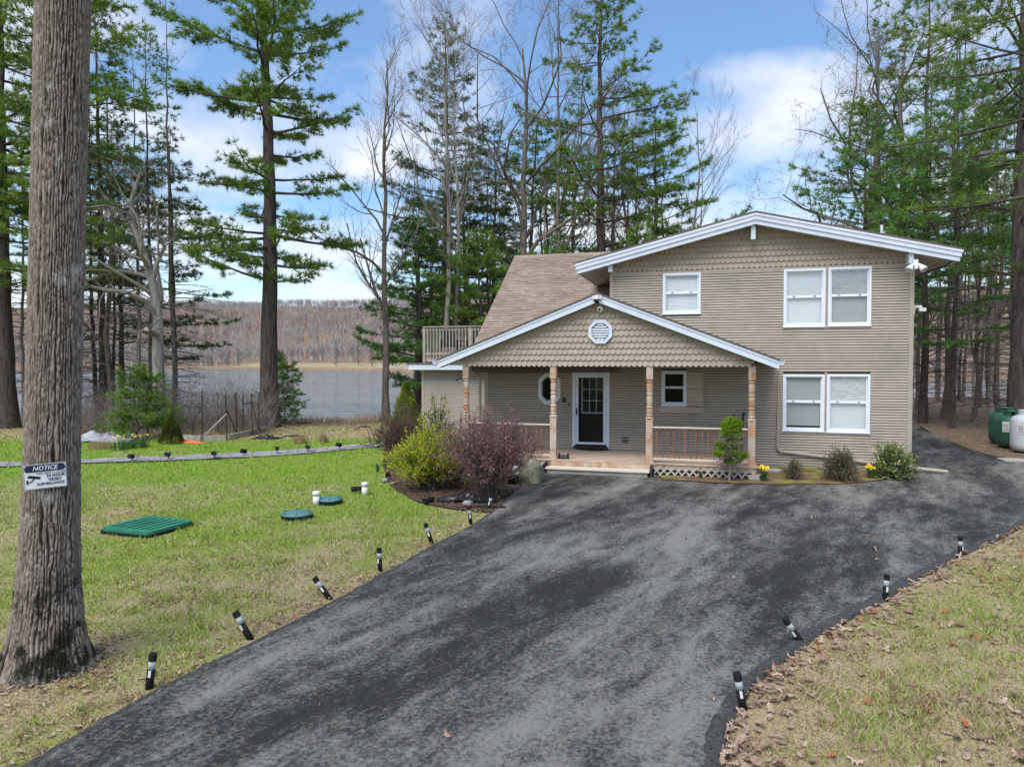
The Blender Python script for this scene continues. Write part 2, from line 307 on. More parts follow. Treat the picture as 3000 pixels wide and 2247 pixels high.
def mat_asphalt():
    m, nt, nd, lk, b = new_mat('asphalt')
    pos = nd.new('ShaderNodeNewGeometry').outputs['Position']
    ang = 0.27
    big = noise(nt, 0.62, 5, 0.6, vec=pos, stretch=(1.0, 0.22, 1, ang), dist=0.35)
    mid = noise(nt, 2.8, 10, 0.80, vec=pos, stretch=(1.0, 0.4, 1, ang), dist=0.3)
    fine = noise(nt, 22.0, 7, 0.9, vec=pos)
    ad = nd.new('ShaderNodeMath'); ad.operation = 'MULTIPLY_ADD'; lk.new(mid, ad.inputs[0]); ad.inputs[1].default_value = 0.8; lk.new(big, ad.inputs[2])
    ad2 = nd.new('ShaderNodeMath'); ad2.operation = 'MULTIPLY_ADD'; lk.new(fine, ad2.inputs[0]); ad2.inputs[1].default_value = 1.25; lk.new(ad.outputs[0], ad2.inputs[2])
    f = ramp(nt, ad2.outputs[0], 1.445, 1.70)
    c = mix_col(nt, f, (0.024, 0.0235, 0.022), (0.23, 0.222, 0.198))
    # wear and pale dust in the middle, green-grey algae tint
    c = mix_col(nt, ramp(nt, noise(nt, 1.1, 9, 0.75, vec=pos), 0.64, 0.72), c, (0.27, 0.268, 0.26))
    at_ = nd.new('ShaderNodeAttribute'); at_.attribute_name = 'edge'
    c = mix_col(nt, at_.outputs['Fac'], c, (0.028, 0.028, 0.030))
    lk.new(c, b.inputs['Base Color']); b.inputs['Roughness'].default_value = 0.85; b.inputs['Specular IOR Level'].default_value = 0.3
    gr = noise(nt, 95.0, 4, 0.7, vec=pos); lk.new(bump(nt, gr, 1.0, 0.012), b.inputs['Normal']); return m
m_asphalt = mat_asphalt()
def mat_ground():
    m, nt, nd, lk, b = new_mat('lawn_ground')
    pos = nd.new('ShaderNodeNewGeometry').outputs['Position']
    n1 = noise(nt, 0.35, 5, 0.6, vec=pos); n2 = noise(nt, 2.3, 6, 0.65, vec=pos); n3 = noise(nt, 30, 4, 0.7, vec=pos)
    g = mix_col(nt, ramp(nt, n3, 0.35, 0.65), (0.15, 0.20, 0.035), (0.24, 0.31, 0.055))
    st = mix_col(nt, ramp(nt, n3, 0.35, 0.65), (0.27, 0.20, 0.105), (0.45, 0.37, 0.22))
    ad = nd.new('ShaderNodeMath'); ad.operation = 'MULTIPLY_ADD'; lk.new(n2, ad.inputs[0]); ad.inputs[1].default_value = 0.8; lk.new(n1, ad.inputs[2])
    ga_ = nd.new('ShaderNodeAttribute'); ga_.attribute_name = 'green'; sb = nd.new('ShaderNodeMath'); sb.operation = 'MULTIPLY_ADD'; lk.new(ga_.outputs['Fac'], sb.inputs[0]); sb.inputs[1].default_value = -1.0; lk.new(ad.outputs[0], sb.inputs[2])
    c = mix_col(nt, ramp(nt, sb.outputs[0], 0.25, 0.65), g, st)
    c = mix_col(nt, ramp(nt, noise(nt, 1.3, 5, 0.6, vec=pos), 0.62, 0.74), c, (0.13, 0.085, 0.055))
    at_ = nd.new('ShaderNodeAttribute'); at_.attribute_name = 'zone'       # 0 lawn .. 1 woodland floor / bank
    br = mix_col(nt, ramp(nt, n2, 0.3, 0.7), (0.15, 0.095, 0.065), (0.30, 0.22, 0.155))
    c = mix_col(nt, at_.outputs['Fac'], c, br)
    lk.new(c, b.inputs['Base Color']); b.inputs['Roughness'].default_value = 0.95; b.inputs['Specular IOR Level'].default_value = 0.1
    lk.new(bump(nt, n3, 0.8, 0.03), b.inputs['Normal']); return m
m_ground = mat_ground()
def mat_water():
    m, nt, nd, lk, b = new_mat('lake_water')
    pos = nd.new('ShaderNodeNewGeometry').outputs['Position']
    b.inputs['Base Color'].default_value = (0.06, 0.075, 0.08, 1); b.inputs['Roughness'].default_value = 0.08; b.inputs['IOR'].default_value = 1.33
    h = noise(nt, 1.0, 5, 0.55, vec=pos, stretch=(0.13, 0.50, 1, -YAW), dist=0.5)
    patch = ramp(nt, noise(nt, 0.012, 3, 0.5, vec=pos, stretch=(0.5, 2.2, 1, -YAW)), 0.4, 0.6)
    bp = nd.new('ShaderNodeBump'); bp.inputs['Distance'].default_value = 0.5; lk.new(h, bp.inputs['Height'])
    mr = nd.new('ShaderNodeMapRange'); mr.inputs[3].default_value = 0.35; mr.inputs[4].default_value = 1.0; lk.new(patch, mr.inputs[0]); lk.new(mr.outputs[0], bp.inputs['Strength'])
    lk.new(bp.outputs[0], b.inputs['Normal']); return m
m_water = mat_water()
# ================================================================== SETTING
def sstep(a, b, x): t = np.clip((np.asarray(x, float)-a)/(b-a), 0, 1); return t*t*(3-2*t)
def near_shore(u): return 37.3 + 14*sstep(-7.5, -2, u) + 12*sstep(8, 24, u) + 1.6*(vnoise(np.asarray(u)*0.23, 5.0)-0.5)
def far_shore(u): return np.interp(u, [-400, -190, -120, -54, -20, 40, 300], [430, 409, 372, 300, 215, 165, 150])
WATER_Z = -1.1
def ground_h(u, v):
    u = np.asarray(u, float); v = np.asarray(v, float); ns = near_shore(u); fs = far_shore(u)
    near = -2.4*sstep(ns-1.2, ns+6, v)
    d = v-fs; far = -2.4 + 2.9*sstep(-9, 6, d) + 2.0*sstep(4, 70, d)
    hill = 80*sstep(40, 640, d) + 16*(fbm(u*0.008, v*0.008, 3)-0.45)*sstep(40, 250, d)
    h = np.where(v < (ns+fs)/2, near, far+hill)
    bump_ = (fbm(u*0.5, v*0.5, 3)-0.45)*0.05*sstep(60, 30, v)
    return h + np.where(v < ns-1.5, np.clip(bump_, -0.02, 0.03), 0)
ul = np.unique(np.concatenate([np.linspace(-2600, -300, 14), np.linspace(-300, -60, 40), np.linspace(-60, 60, 161), np.linspace(60, 300, 25), np.linspace(300, 2600, 14)]))
vl = np.unique(np.concatenate([np.linspace(-400, -20, 12), np.linspace(-20, 34, 70), np.linspace(34, 70, 91), np.linspace(70, 150, 10), np.linspace(150, 480, 84), np.linspace(480, 1100, 32), np.linspace(1100, 4500, 12)]))
UU, VV = np.meshgrid(ul, vl); HH = ground_h(UU, VV)
GV = np.stack([UU*Rv[0]+VV*Fh[0], UU*Rv[1]+VV*Fh[1], HH], -1).reshape(-1, 3)
nu, nv = len(ul), len(vl); ii = (np.arange(nv-1)[:, None]*nu+np.arange(nu-1)[None]).ravel()
gme = np_mesh('ground', GV, np.stack([ii, ii+1, ii+nu+1, ii+nu], -1))
fsr = far_shore(UU); nsr = near_shore(UU)
zone = sstep(-4.5, -2.0, VV-nsr)                                           # bank and beyond
zone = np.maximum(zone, sstep(10.0, 13.0, UU)*sstep(20.5, 23.5, VV))       # wood right of the house
spit = sstep(-190, -150, UU)*(1-sstep(-30, -10, UU))*sstep(2, 8, VV-fsr)*(1-sstep(48, 60, VV-fsr))
zone = zone*(1-spit)
za = gme.attributes.new('zone', 'FLOAT', 'POINT'); za.data.foreach_set('value', zone.ravel().astype(np.float32))
def greenness(u, v):
    g = fbm(u*.33+7, v*.33+3, 3)*.9+fbm(u*1.6, v*1.6, 3)*.6-.30
    g = g+.55*sstep(12.5, 21, v)*(1-sstep(26.8, 28.5, v))*(1-sstep(-3, 1, u))-.25*sstep(28.2, 29.5, v)*(1-sstep(0, 4, u))-.10*sstep(-1, 2, u)+.16*(1-sstep(-4, -1, u))*(1-sstep(12, 20, v))+.45*(fbm(u*.9+31, v*.9+11, 2)-.37)
    return np.clip(g, 0, 1)
ga = gme.attributes.new('green', 'FLOAT', 'POINT'); ga.data.foreach_set('value', greenness(UU, VV).ravel().astype(np.float32))
ground = link('ground', gme, m_ground, smooth=True); tag(ground, kind='structure')
wpts = [(-900, 30), (900, 30), (900, 460), (-900, 460)]
lake = MB().add([(u*Rv[0]+v*Fh[0], u*Rv[1]+v*Fh[1], WATER_Z) for u, v in wpts], [(0, 1, 2, 3)]).build('lake', m_water); tag(lake, kind='structure')
def zg(p): u, v = uv(p); return float(ground_h(u, v))

# driveway outline (photo points laid on the ground)
dl = smooth_line([gd(-60, 1730), gd(60, 1657), gd(330, 1500), gd(545, 1392), gd(720, 1302), gd(830, 1243), gd(935, 1182), gd(1020, 1137), gd(1075, 1098), gd(1110, 1064), gd(1155, 1038), gd(1186, 1022)], 10, 0.015)
db = [np.array([-4.45, 19.0]), np.array([-4.45, 19.36]), np.array([-1.32, 19.36]), np.array([-1.32, 19.0])]
dbed = smooth_line([gd(1432, 1040), gd(1560, 1047), gd(1700, 1050), gd(1830, 1048), gd(1915, 1038), (5.35, 21.75)], 8, 0.008)
dho = np.array([(5.47, 21.95), (5.47, 23.2), (5.47, 34), (6.2, 40)])
dru = smooth_line([(9.5, 40), gd(1979, 917), gd(2035, 946), gd(2110, 976), gd(2180, 992), gd(2260, 1004)], 8, 0.03)
drr = np.array([(18.5, 21.0), (18.5, 17.5)])
drb = smooth_line([gd(2330, 1085), gd(2212, 1137), gd(2065, 1206), gd(1960, 1262), gd(1880, 1312), gd(1745, 1388), gd(1645, 1470), gd(1580, 1560), gd(1556, 1657), gd(1560, 1760), (0.6, 2.6)], 10, 0.02)
near_end = np.array([(0.6, -3.0), (-5.5, -3.0)])
drive_poly = np.concatenate([dl, db, dbed, dho, dru, drr, drb, near_end])
# fine grid clipped to the outline so that the worn/dark edge can follow it
import bmesh
bm = bmesh.new(); vs_ = [bm.verts.new((p[0], p[1], 0.035)) for p in drive_poly]; face = bm.faces.new(vs_)
bmesh.ops.triangulate(bm, faces=[face])
dme = bpy.data.meshes.new('driveway')
ext = []
for i in range(len(vs_)):
    a, b = vs_[i], vs_[(i+1) % len(vs_)]; ext.append((a.co.copy(), b.co.copy()))
for a, b in ext:
    q = [bm.verts.new(a), bm.verts.new(b), bm.verts.new((b.x, b.y, -0.05)), bm.verts.new((a.x, a.y, -0.05))]; bm.faces.new(q)
bm.normal_update()
if sum(f_.normal.z*f_.calc_area() for f_ in bm.faces) < 0: bmesh.ops.reverse_faces(bm, faces=bm.faces[:])
bm.to_mesh(dme); bm.free(); drive = link('driveway', dme, m_asphalt); tag(drive, kind='structure')
# rolled, darker, lumpy asphalt lip along the lawn edges
m_lip = surf('edge_asphalt', (0.026, 0.026, 0.025), (0.10, 0.098, 0.092), 30, 0.9, 90, 1.0, world_pos=True)
def lip(line, w_in, w_out, hgt):
    p = smooth_line(line[::3], 14); t = np.gradient(p, axis=0); t /= np.linalg.norm(t, axis=1, keepdims=True); nrm = np.stack([t[:, 1], -t[:, 0]], -1); n = len(p); rows = []
    for q, z in ((1, .028), (.75, .040), (.35, .036+hgt), (0, .030+hgt*.7), (-.5, .0), (-1, -.04)):
        w = (q*w_in if q > 0 else q*w_out)*(.75+.5*vnoise(p[:, 0]*3+9, p[:, 1]*3)) if abs(q) == 1 else (q*w_in if q > 0 else q*w_out); rows.append(np.c_[p+nrm*(np.ones(n)*w)[:, None], z+(vnoise(p[:, 0]*14+q*7, p[:, 1]*14)-.5)*.022*(abs(q) < .9)])
    V = np.concatenate(rows); i = np.arange(n-1); Q = np.concatenate([np.stack([i+k*n, i+1+k*n, i+1+(k+1)*n, i+(k+1)*n], -1) for k in range(len(rows)-1)])
    return link('asphalt_edge', np_mesh('asphalt_edge', V, Q), m_lip, drive, smooth=True)
lip(dl, .08, .06, .006); lip(drb, .15, .07, .018)

# planting beds
bed_l = smooth_line([gd(828, 1000), gd(838, 1040), gd(880, 1075), gd(940, 1095), gd(1060, 1108), gd(1085, 1085), gd(1118, 1055), gd(1160, 1033), (-4.5, 19.45), (-6.7, 19.45), (-7.1, 22.0), (-7.1, 25.1), (-11.2, 25.1), gd(845, 975)], 8, 0.03, closed=True)
bed_r = np.concatenate([dbed, np.array([(5.40, 21.97), (1.3, 21.97), (1.3, 19.5), (-1.32, 19.5)])])
m_moss = surf('mossy_bed', (0.14, 0.085, 0.05), (0.20, 0.215, 0.04), 1.9, 0.95, 30, 0.8, world_pos=True, lo=0.47, hi=0.62)
def flat(name, poly, z, mat):
    me = bpy.data.meshes.new(name); me.from_pydata([(p[0], p[1], z) for p in poly], [], [tuple(range(len(poly)))]); me.update()
    if me.polygons[0].normal.z < 0: me.flip_normals()
    o = link(name, me, mat); return tag(o, kind='structure')
flat('mulch_bed', bed_l, 0.034, m_mulch); flat('moss_bed', bed_r, 0.055, m_moss)
# bark chips in the mulch bed
def scatter_poly(poly, n, r=rng):
    p = np.asarray(poly)[:, :2]; lo, hi = p.min(0), p.max(0); q = lo + r.random((n*3, 2))*(hi-lo); return q[inpoly(q, p)][:n]
def chips(name, pts, z, size, mat, parent=None):
    n = len(pts); a = rng.random(n)*2*PI; s = size*(0.5+rng.random(n)); c = np.c_[pts, np.full(n, z)]
    d = np.c_[np.cos(a), np.sin(a), rng.normal(0, .25, n)]*s[:, None]; e = np.c_[-np.sin(a), np.cos(a), rng.normal(0, .3, n)]*s[:, None]*0.35
    V = np.stack([c-d-e, c+d-e, c+d+e, c-d+e], 1).reshape(-1, 3); return link(name, np_mesh(name, V, np.arange(n*4).reshape(-1, 4)), mat, parent)
o = chips('bark_chips', scatter_poly(bed_l, 5000), 0.045, 0.035, leafy('bark_chip', (0.04, 0.022, 0.016), (0.17, 0.10, 0.07), None, 3, 0.0)); tag(o, 'loose brown bark mulch chips under the shrubs', 'mulch', kind='stuff')

# flagstone walkway across the lawn
wk_b = smooth_line([gd(-60, 1012), gd(60, 1008), gd(185, 1002), gd(400, 995), gd(600, 986), gd(700, 978), gd(834, 965)], 8)
wk_t = smooth_line([gd(-60, 1003), gd(60, 1000), gd(185, 995), gd(400, 986), gd(600, 976), gd(700, 969), gd(834, 957)], 8)
walk_poly = np.concatenate([wk_b, wk_t[::-1]])
walk = flat('walkway', walk_poly, 0.036, surf('walk_sand', (0.24, 0.22, 0.19), (0.34, 0.31, 0.27), 8, 0.95, 40, 0.5, world_pos=True))
nst = 26
for k in range(nst):
    t0, t1 = k/nst, (k+1)/nst; N = len(wk_b)-1
    f_ = lambda L, t: np.array([np.interp(t*N, np.arange(N+1), L[:, j]) for j in (0, 1)])
    a, b, c, d = f_(wk_b, t0), f_(wk_b, t1), f_(wk_t, t1), f_(wk_t, t0)
    sp = 0.35+0.3*rnd.random(); m1, m2 = a+(d-a)*sp, b+(c-b)*(sp+0.2*(rnd.random()-0.5))
    for quad in ((a, b, m2, m1), (m1, m2, c, d)):
        q = np.array(quad); cc = q.mean(0); q = cc+(q-cc)*(0.90+0.05*rnd.random())+rng.normal(0, 0.02, (4, 2)); h = 0.05+0.015*rnd.random()
        MB().prism([tuple(p) for p in q], 'z', 0.03, h).build('flagstone', m_stone, walk)

# ================================================================== HOUSE
Yw = 22.0; XL, XU, XR = -7.0, -2.95, 5.45; ZT = 5.82; SID = 0.0762
house = empty('house', (0, Yw, 0)); tag(house, 'beige two-storey house with white-trimmed gables, front porch and brown shingle roof', 'house')
HM = Matrix.Translation((0, -Yw, 0))
def hb(mb, name, mat, parent=house, smooth=False):
    o = mb.build(name, mat, parent, smooth)
    if parent is house: o.location = (0, -Yw, 0)
    return o
# wall with real openings
openings = [(-1.30, -0.31, 4.60, 5.70), (2.13, 3.13, 4.17, 5.71), (3.32, 4.32, 4.18, 5.72), (2.14, 3.14, 1.16, 2.68), (3.32, 4.33, 1.15, 2.69), (-1.33, -0.69, 1.83, 2.78), (-4.04, -3.04, 0.40, 2.72), (-5.11, -4.62, 1.86, 2.63)]
cover = [(-1.36, -0.25, 4.54, 5.76), (2.07, 3.19, 4.11, 5.77), (3.26, 4.38, 4.12, 5.78), (2.08, 3.20, 1.10, 2.74), (3.26, 4.39, 1.09, 2.75), (-1.38, -0.64, 1.78, 2.83), (-4.12, -2.96, 0.36, 2.80), (-5.11, -4.62, 1.86, 2.63)]
def cuts(x0, x1, z0, z1, ops):
    segs = [(x0, x1)]
    for a, b, c, d in ops:
        if c < z1-1e-6 and d > z0+1e-6:
            segs = [s for (p, q) in segs for s in ((p, min(q, a)), (max(p, b), q)) if s[1]-s[0] > 0.01]
    return segs
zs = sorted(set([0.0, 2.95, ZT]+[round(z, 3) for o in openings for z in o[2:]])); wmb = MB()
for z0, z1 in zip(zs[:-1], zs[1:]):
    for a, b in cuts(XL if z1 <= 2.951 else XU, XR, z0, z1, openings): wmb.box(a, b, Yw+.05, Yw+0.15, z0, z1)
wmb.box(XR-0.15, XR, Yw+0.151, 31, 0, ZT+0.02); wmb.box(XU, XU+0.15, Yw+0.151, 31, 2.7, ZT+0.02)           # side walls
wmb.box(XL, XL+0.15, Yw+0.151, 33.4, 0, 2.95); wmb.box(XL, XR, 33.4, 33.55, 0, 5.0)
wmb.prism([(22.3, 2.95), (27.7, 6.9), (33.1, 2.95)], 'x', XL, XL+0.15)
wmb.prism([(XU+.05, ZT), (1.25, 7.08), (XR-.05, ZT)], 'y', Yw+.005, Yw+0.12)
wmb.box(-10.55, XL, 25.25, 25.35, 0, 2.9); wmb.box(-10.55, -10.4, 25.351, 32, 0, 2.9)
m_lap_shade = surf('wall_lap_shade', (0.13, 0.10, 0.075), (0.17, 0.135, 0.10), 2, 0.9); wall = hb(wmb, 'wall', m_lap_shade)  # backing coloured dark brown to deepen the lap shadows between siding boards
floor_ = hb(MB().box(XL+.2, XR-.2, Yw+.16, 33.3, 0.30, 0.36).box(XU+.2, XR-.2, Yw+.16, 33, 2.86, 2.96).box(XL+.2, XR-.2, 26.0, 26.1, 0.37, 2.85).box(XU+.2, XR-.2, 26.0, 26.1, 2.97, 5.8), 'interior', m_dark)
def siding(x0, x1, z0, z1, Yin, ops, parent, step=False):
    n = int(round((z1-z0)/SID)); c = (z1-z0)/n
    for i in range(n):
        z = z0+i*c; xa = x0(z) if callable(x0) else x0
        pieces = []
        for a, b in cuts(xa, x1, z, z+c, ops):
            q = a
            while b-q > 3.9: L = rnd.uniform(1.6, 3.6); pieces.append((q, q+L-.003)); q += L
            pieces.append((q, b))
        for a, b in pieces:
            Y = Yin+rnd.uniform(-.0025, .0015)
            MB().prism([(Y-0.016, z+0.025), (Y-0.038, z+0.022), (Y-0.038, z+0.029), (Y-0.026, z+c+0.002), (Y-0.016, z+c+0.002)], 'x', a, b).build('siding_board', m_siding, parent)
siding(lambda z: XL+0.1 if z < 2.94 else XU+0.09, XR-0.10, 0.0, ZT-0.06, Yw, cover, wall)
siding(-10.44, XL-0.03, 0.0, 2.9, 25.2, [], wall)
# corner posts, starter and frieze boards
for nm, x0, x1, z0, z1, Y in (('corner_post', XR-0.10, XR+0.012, 0.0, ZT+0.02, Yw), ('corner_post', XU-0.012, XU+0.09, 2.8, ZT+0.02, Yw), ('corner_post', XL-0.012, XL+0.10, 0.0, 2.95, Yw), ('corner_post', -10.56, -10.44, 0, 2.9, 25.2)):
    hb(MB().box(x0, x1, Y-0.045, Y-0.001, z0, z1), nm, m_trim)
hb(MB().box(XU+.09, XR-.1, Yw-.04, Yw-.001, ZT-.06, ZT+.012), 'frieze_board', m_trim)
# --- windows
def window(x0, x1, z0, z1, label=None, blind=None, film=False, raised=0.0, fw=0.06, meet=0.52, mat=m_wframe):
    w = empty('window'); w.parent = house; w.location = (0, -Yw, 0)
    if label: w['label'] = label
    e = 0.055; ix0, ix1, iz0, iz1 = x0+e, x1-e, z0+e, z1-e
    f = MB().box(x0, x0+e+.012, Yw-.055, Yw+.05, z0, z1).box(x1-e-.012, x1, Yw-.055, Yw+.05, z0, z1).box(x0+e+.012, x1-e-.012, Yw-.052, Yw+.05, z1-e-.012, z1).box(x0+e+.012, x1-e-.012, Yw-.052, Yw+.05, z0, z0+e+.012)
    f.build('frame', mat, w)
    MB().box(x0-.012, x1+.012, Yw-.075, Yw-.03, z0-.022, z0+.012).build('sill', mat, w)
    zm = iz0+(iz1-iz0)*meet
    for (a, b, dy) in ((zm, iz1, 0.03), (iz0, zm, 0.0)):
        s = 0.035; y0, y1 = Yw-.02+dy, Yw+.005+dy; jx0, jx1, ja, jb = ix0+.012, ix1-.012, max(a, iz0+.012), min(b, iz1-.012)
        MB().box(jx0, jx0+s, y0, y1, ja, jb).box(jx1-s, jx1, y0, y1, ja, jb).box(jx0+s, jx1-s, y0, y1, ja, ja+s).box(jx0+s, jx1-s, y0, y1, jb-s, jb).build('sash', mat, w)
        MB().box(jx0+s, jx1-s, (y0+y1)/2-.003, (y0+y1)/2+.003, ja+s, jb-s).build('pane', m_film if (film and dy) else (m_glass if blind else m_dglass), w)
        if not dy:
            for fx in (0.22, 0.78): MB().box(jx0+(jx1-jx0)*fx-.03, jx0+(jx1-jx0)*fx+.03, y0-.012, y0+.004, jb-.004, jb+.016).build('sash_lock', m_iron, w)
    if blind:
        mb = MB(); z = iz1-.03; pitch = 0.048 if blind is not m_blind or film else 0.040
        while z > iz0+.02+raised:
            mb.add([(ix0+.02, Yw+.058, z-pitch*.93), (ix1-.02, Yw+.058, z-pitch*.93), (ix1-.02, Yw+.070, z+pitch*.06), (ix0+.02, Yw+.070, z+pitch*.06)], [(0, 1, 2, 3)]); z -= pitch
        mb.box(ix0+.02, ix1-.02, Yw+.055, Yw+.078, z-.01, z+.02); mb.build('blind', blind, w)
    return w
window(-1.36, -0.25, 4.54, 5.76, 'small upper window with closed white mini blinds', m_blind)
window(2.07, 3.19, 4.11, 5.77, 'upper window with pale blinds and wrinkled plastic film', m_blind, film=True)
window(3.26, 4.38, 4.12, 5.78, 'upper window with grey screened blinds', m_blindg, film=True)
window(2.08, 3.20, 1.10, 2.74, 'lower window with grey blinds raised a little', m_blindg, raised=0.13)
window(3.26, 4.39, 1.09, 2.75, 'lower window with closed pale blinds', m_blind, film=True)
window(-1.38, -0.64, 1.78, 2.83, 'dark narrow window on the porch', mat=m_white)
# octagon window
ow = empty('octagon_window'); ow.parent = house; ow.location = (0, -Yw, 0)
def octo(x0, x1, z0, z1, k): cxx = (x1-x0)*k; cz = cxx; return [(x0+cxx, z0), (x1-cxx, z0), (x1, z0+cz), (x1, z1-cz), (x1-cxx, z1), (x0+cxx, z1), (x0, z1-cz), (x0, z0+cz)]
def ring(mb, o_, i_, ya, yb):
    n = len(o_); V = [(p[0], ya, p[1]) for p in o_]+[(p[0], ya, p[1]) for p in i_]+[(p[0], yb, p[1]) for p in o_]+[(p[0], yb, p[1]) for p in i_]
    Fc = []
    for i in range(n):
        j = (i+1) % n; Fc += [(i, j, n+j, n+i), (2*n+j, 2*n+i, 3*n+i, 3*n+j), (j, i, 2*n+i, 2*n+j), (n+i, n+j, 3*n+j, 3*n+i)]
    return mb.add(V, Fc)
ring(MB(), octo(-5.22, -4.51, 1.75, 2.74, .3), octo(-5.12, -4.61, 1.86, 2.63, .3), Yw-.06, Yw+.04).build('frame', m_white, ow)
ring(MB(), octo(-5.125, -4.605, 1.855, 2.635, .3), octo(-5.09, -4.64, 1.90, 2.60, .3), Yw-.035, Yw+.02).build('sash', m_trim, ow)
MB().prism(octo(-5.095, -4.635, 1.895, 2.605, .3), 'y', Yw-.006, Yw).build('pane', m_dglass, ow)
# --- front door
dr = empty('front_door'); dr.parent = house; dr.location = (0, -Yw, 0)
d0, d1, dz0, dz1 = -4.12, -2.96, 0.40, 2.80
MB().box(d0, d0+.085, Yw-.05, Yw+.06, dz0, dz1).box(d1-.085, d1, Yw-.05, Yw+.06, dz0, dz1).box(d0+.085, d1-.085, Yw-.05, Yw+.06, dz1-.085, dz1).build('frame', m_white, dr)
s0, s1, sz0, sz1 = d0+.09, d1-.09, dz0+.12, dz1-.09
sd_ = MB().box(s0, s0+.10, Yw-.035, Yw-.005, sz0, sz1).box(s1-.10, s1, Yw-.035, Yw-.005, sz0, sz1).box(s0+.10, s1-.10, Yw-.035, Yw-.005, sz1-.10, sz1).box(s0+.10, s1-.10, Yw-.035, Yw-.005, sz0, sz0+.07).build('storm_door', m_white, dr)
MB().box(s0+.10, s1-.10, Yw-.022, Yw-.016, sz0+.07, sz1-.10).build('pane', m_dglass, sd_)
MB().box(s0+.035, s0+.06, Yw-.06, Yw-.03, 1.42, 1.66).box(s0+.03, s0+.07, Yw-.085, Yw-.06, 1.50, 1.60).build('handle', m_black, sd_)
idr = MB().box(s0-.03, s1+.03, Yw+.10, Yw+.14, dz0, dz1).build('inner_door', surf('inner_door_dark', (0.016, 0.014, 0.012), (0.025, 0.021, 0.018), 2, 0.5), dr)
gx0, gx1, gz0, gz1 = s0+.215, s1-.125, 1.52, 2.60
gm = MB().box(gx0-.04, gx0, Yw+.075, Yw+.099, gz0-.04, gz1+.04).box(gx1, gx1+.04, Yw+.075, Yw+.099, gz0-.04, gz1+.04).box(gx0, gx1, Yw+.075, Yw+.099, gz1, gz1+.04).box(gx0, gx1, Yw+.075, Yw+.099, gz0-.04, gz0)
for k in (1, 2):
    x = gx0+(gx1-gx0)*k/3; gm.box(x-.012, x+.012, Yw+.08, Yw+.098, gz0, gz1); z = gz0+(gz1-gz0)*k/3; gm.box(gx0, gx1, Yw+.081, Yw+.097, z-.012, z+.012)
gm.build('grille', m_cream, idr)
for a in range(3):
    for b in range(3):
        MB().box(gx0+(gx1-gx0)*a/3+.014, gx0+(gx1-gx0)*(a+1)/3-.014, Yw+.088, Yw+.092, gz0+(gz1-gz0)*b/3+.014, gz0+(gz1-gz0)*(b+1)/3-.014).build('pane', surf('inner_pane', (.03, .035, .035), (.07, .075, .075), 6, .12) if a+b == 0 else bpy.data.materials['inner_pane'], idr)
MB().box(d0+.04, d1-.04, Yw-.09, Yw+.02, 0.375, 0.47).build('threshold', m_iron, dr)
hb(MB().box(-4.44, -4.33, Yw-.06, Yw-.02, 1.82, 1.98).box(-4.42, -4.35, Yw-.075, Yw-.06, 1.84, 1.92), 'key_lockbox', m_iron)
hb(MB().tube([(-4.215, Yw-.045, 1.755), (-4.215, Yw-.018, 1.755)], .035, 12), 'doorbell', m_black)
hb(MB().box(-2.57, -2.35, Yw-.035, Yw-.018, .59, .76).box(-2.535, -2.385, Yw-.038, Yw-.034, .625, .725), 'wall_vent', m_iron)
# patched wide boards beside the porch window
for k in range(8): hb(MB().box(-0.62, -0.15, Yw-.045, Yw-.0355, 1.78+k*.128, 1.78+k*.128+.118), 'patch_board', m_siding)
hb(MB().box(-1.45, -0.15, Yw-.046, Yw-.0355, 1.58, 1.745), 'patch_board', m_siding)
# --- upper gable: roof, fascia, soffit, brackets
AX, SL = 1.25, 0.243
def upz(x): return 7.40-SL*abs(x-AX)
hb(MB().prism([(-4.0, upz(-4.0)-.06), (AX, upz(AX)-.06), (6.52, upz(6.52)-.06), (6.52, upz(6.52)), (AX, upz(AX)), (-4.0, upz(-4.0))], 'y', 21.46, 33.6), 'upper_roof', m_roofdark)
for (xa, xb) in ((-3.97, AX), (AX, 6.49)):
    for (o1, o2, y) in ((.062, .125, 21.45), (.128, .245, 21.47), (.249, .37, 21.50)):
        e = 0 if xb == AX else 0.0
        t = [0, .03, .07][[.062, .128, .249].index(o1)]
        p, q = (xa+t, xb) if xb == AX else (xa, xb-t)
        hb(MB().prism([(p, upz(p)-o2), (q, upz(q)-o2), (q, upz(q)-o1), (p, upz(p)-o1)], 'y', y, 21.56), 'fascia_board', m_white)
    sfm = MB(); 
    n = 22
    for k in range(n):                                     # soffit strips run along the overhang
        p, q = xa+.07+(xb-xa-.07 if xb == AX else xb-xa-.14)*k/n, xa+.07+(xb-xa-.07 if xb == AX else xb-xa-.14)*(k+1)/n
        sfm.prism([(p, upz(p)-.335), (q-.01, upz(q-.01)-.335), (q-.01, upz(q-.01)-.315), (p, upz(p)-.315)], 'y', 21.561, 33.5)
    hb(sfm, 'soffit', m_soffit)
for xa in (-3.93, 6.37): hb(MB().box(xa, xa+.08, 21.561, 33.5, upz(xa)-.34 if xa < 0 else upz(xa+.08)-.34, (upz(xa) if xa < 0 else upz(xa+.08))-.07), 'eave_fascia', m_white)
for x, z0, z1 in ((1.19, 6.62, 7.04), (-2.92, 5.83, 6.05), (5.28, 5.78, 6.08)): hb(MB().box(x-.05, x+.07, 21.60 if x > 0 else 21.62, 21.98, z0, z1-.02), 'bracket', m_white)
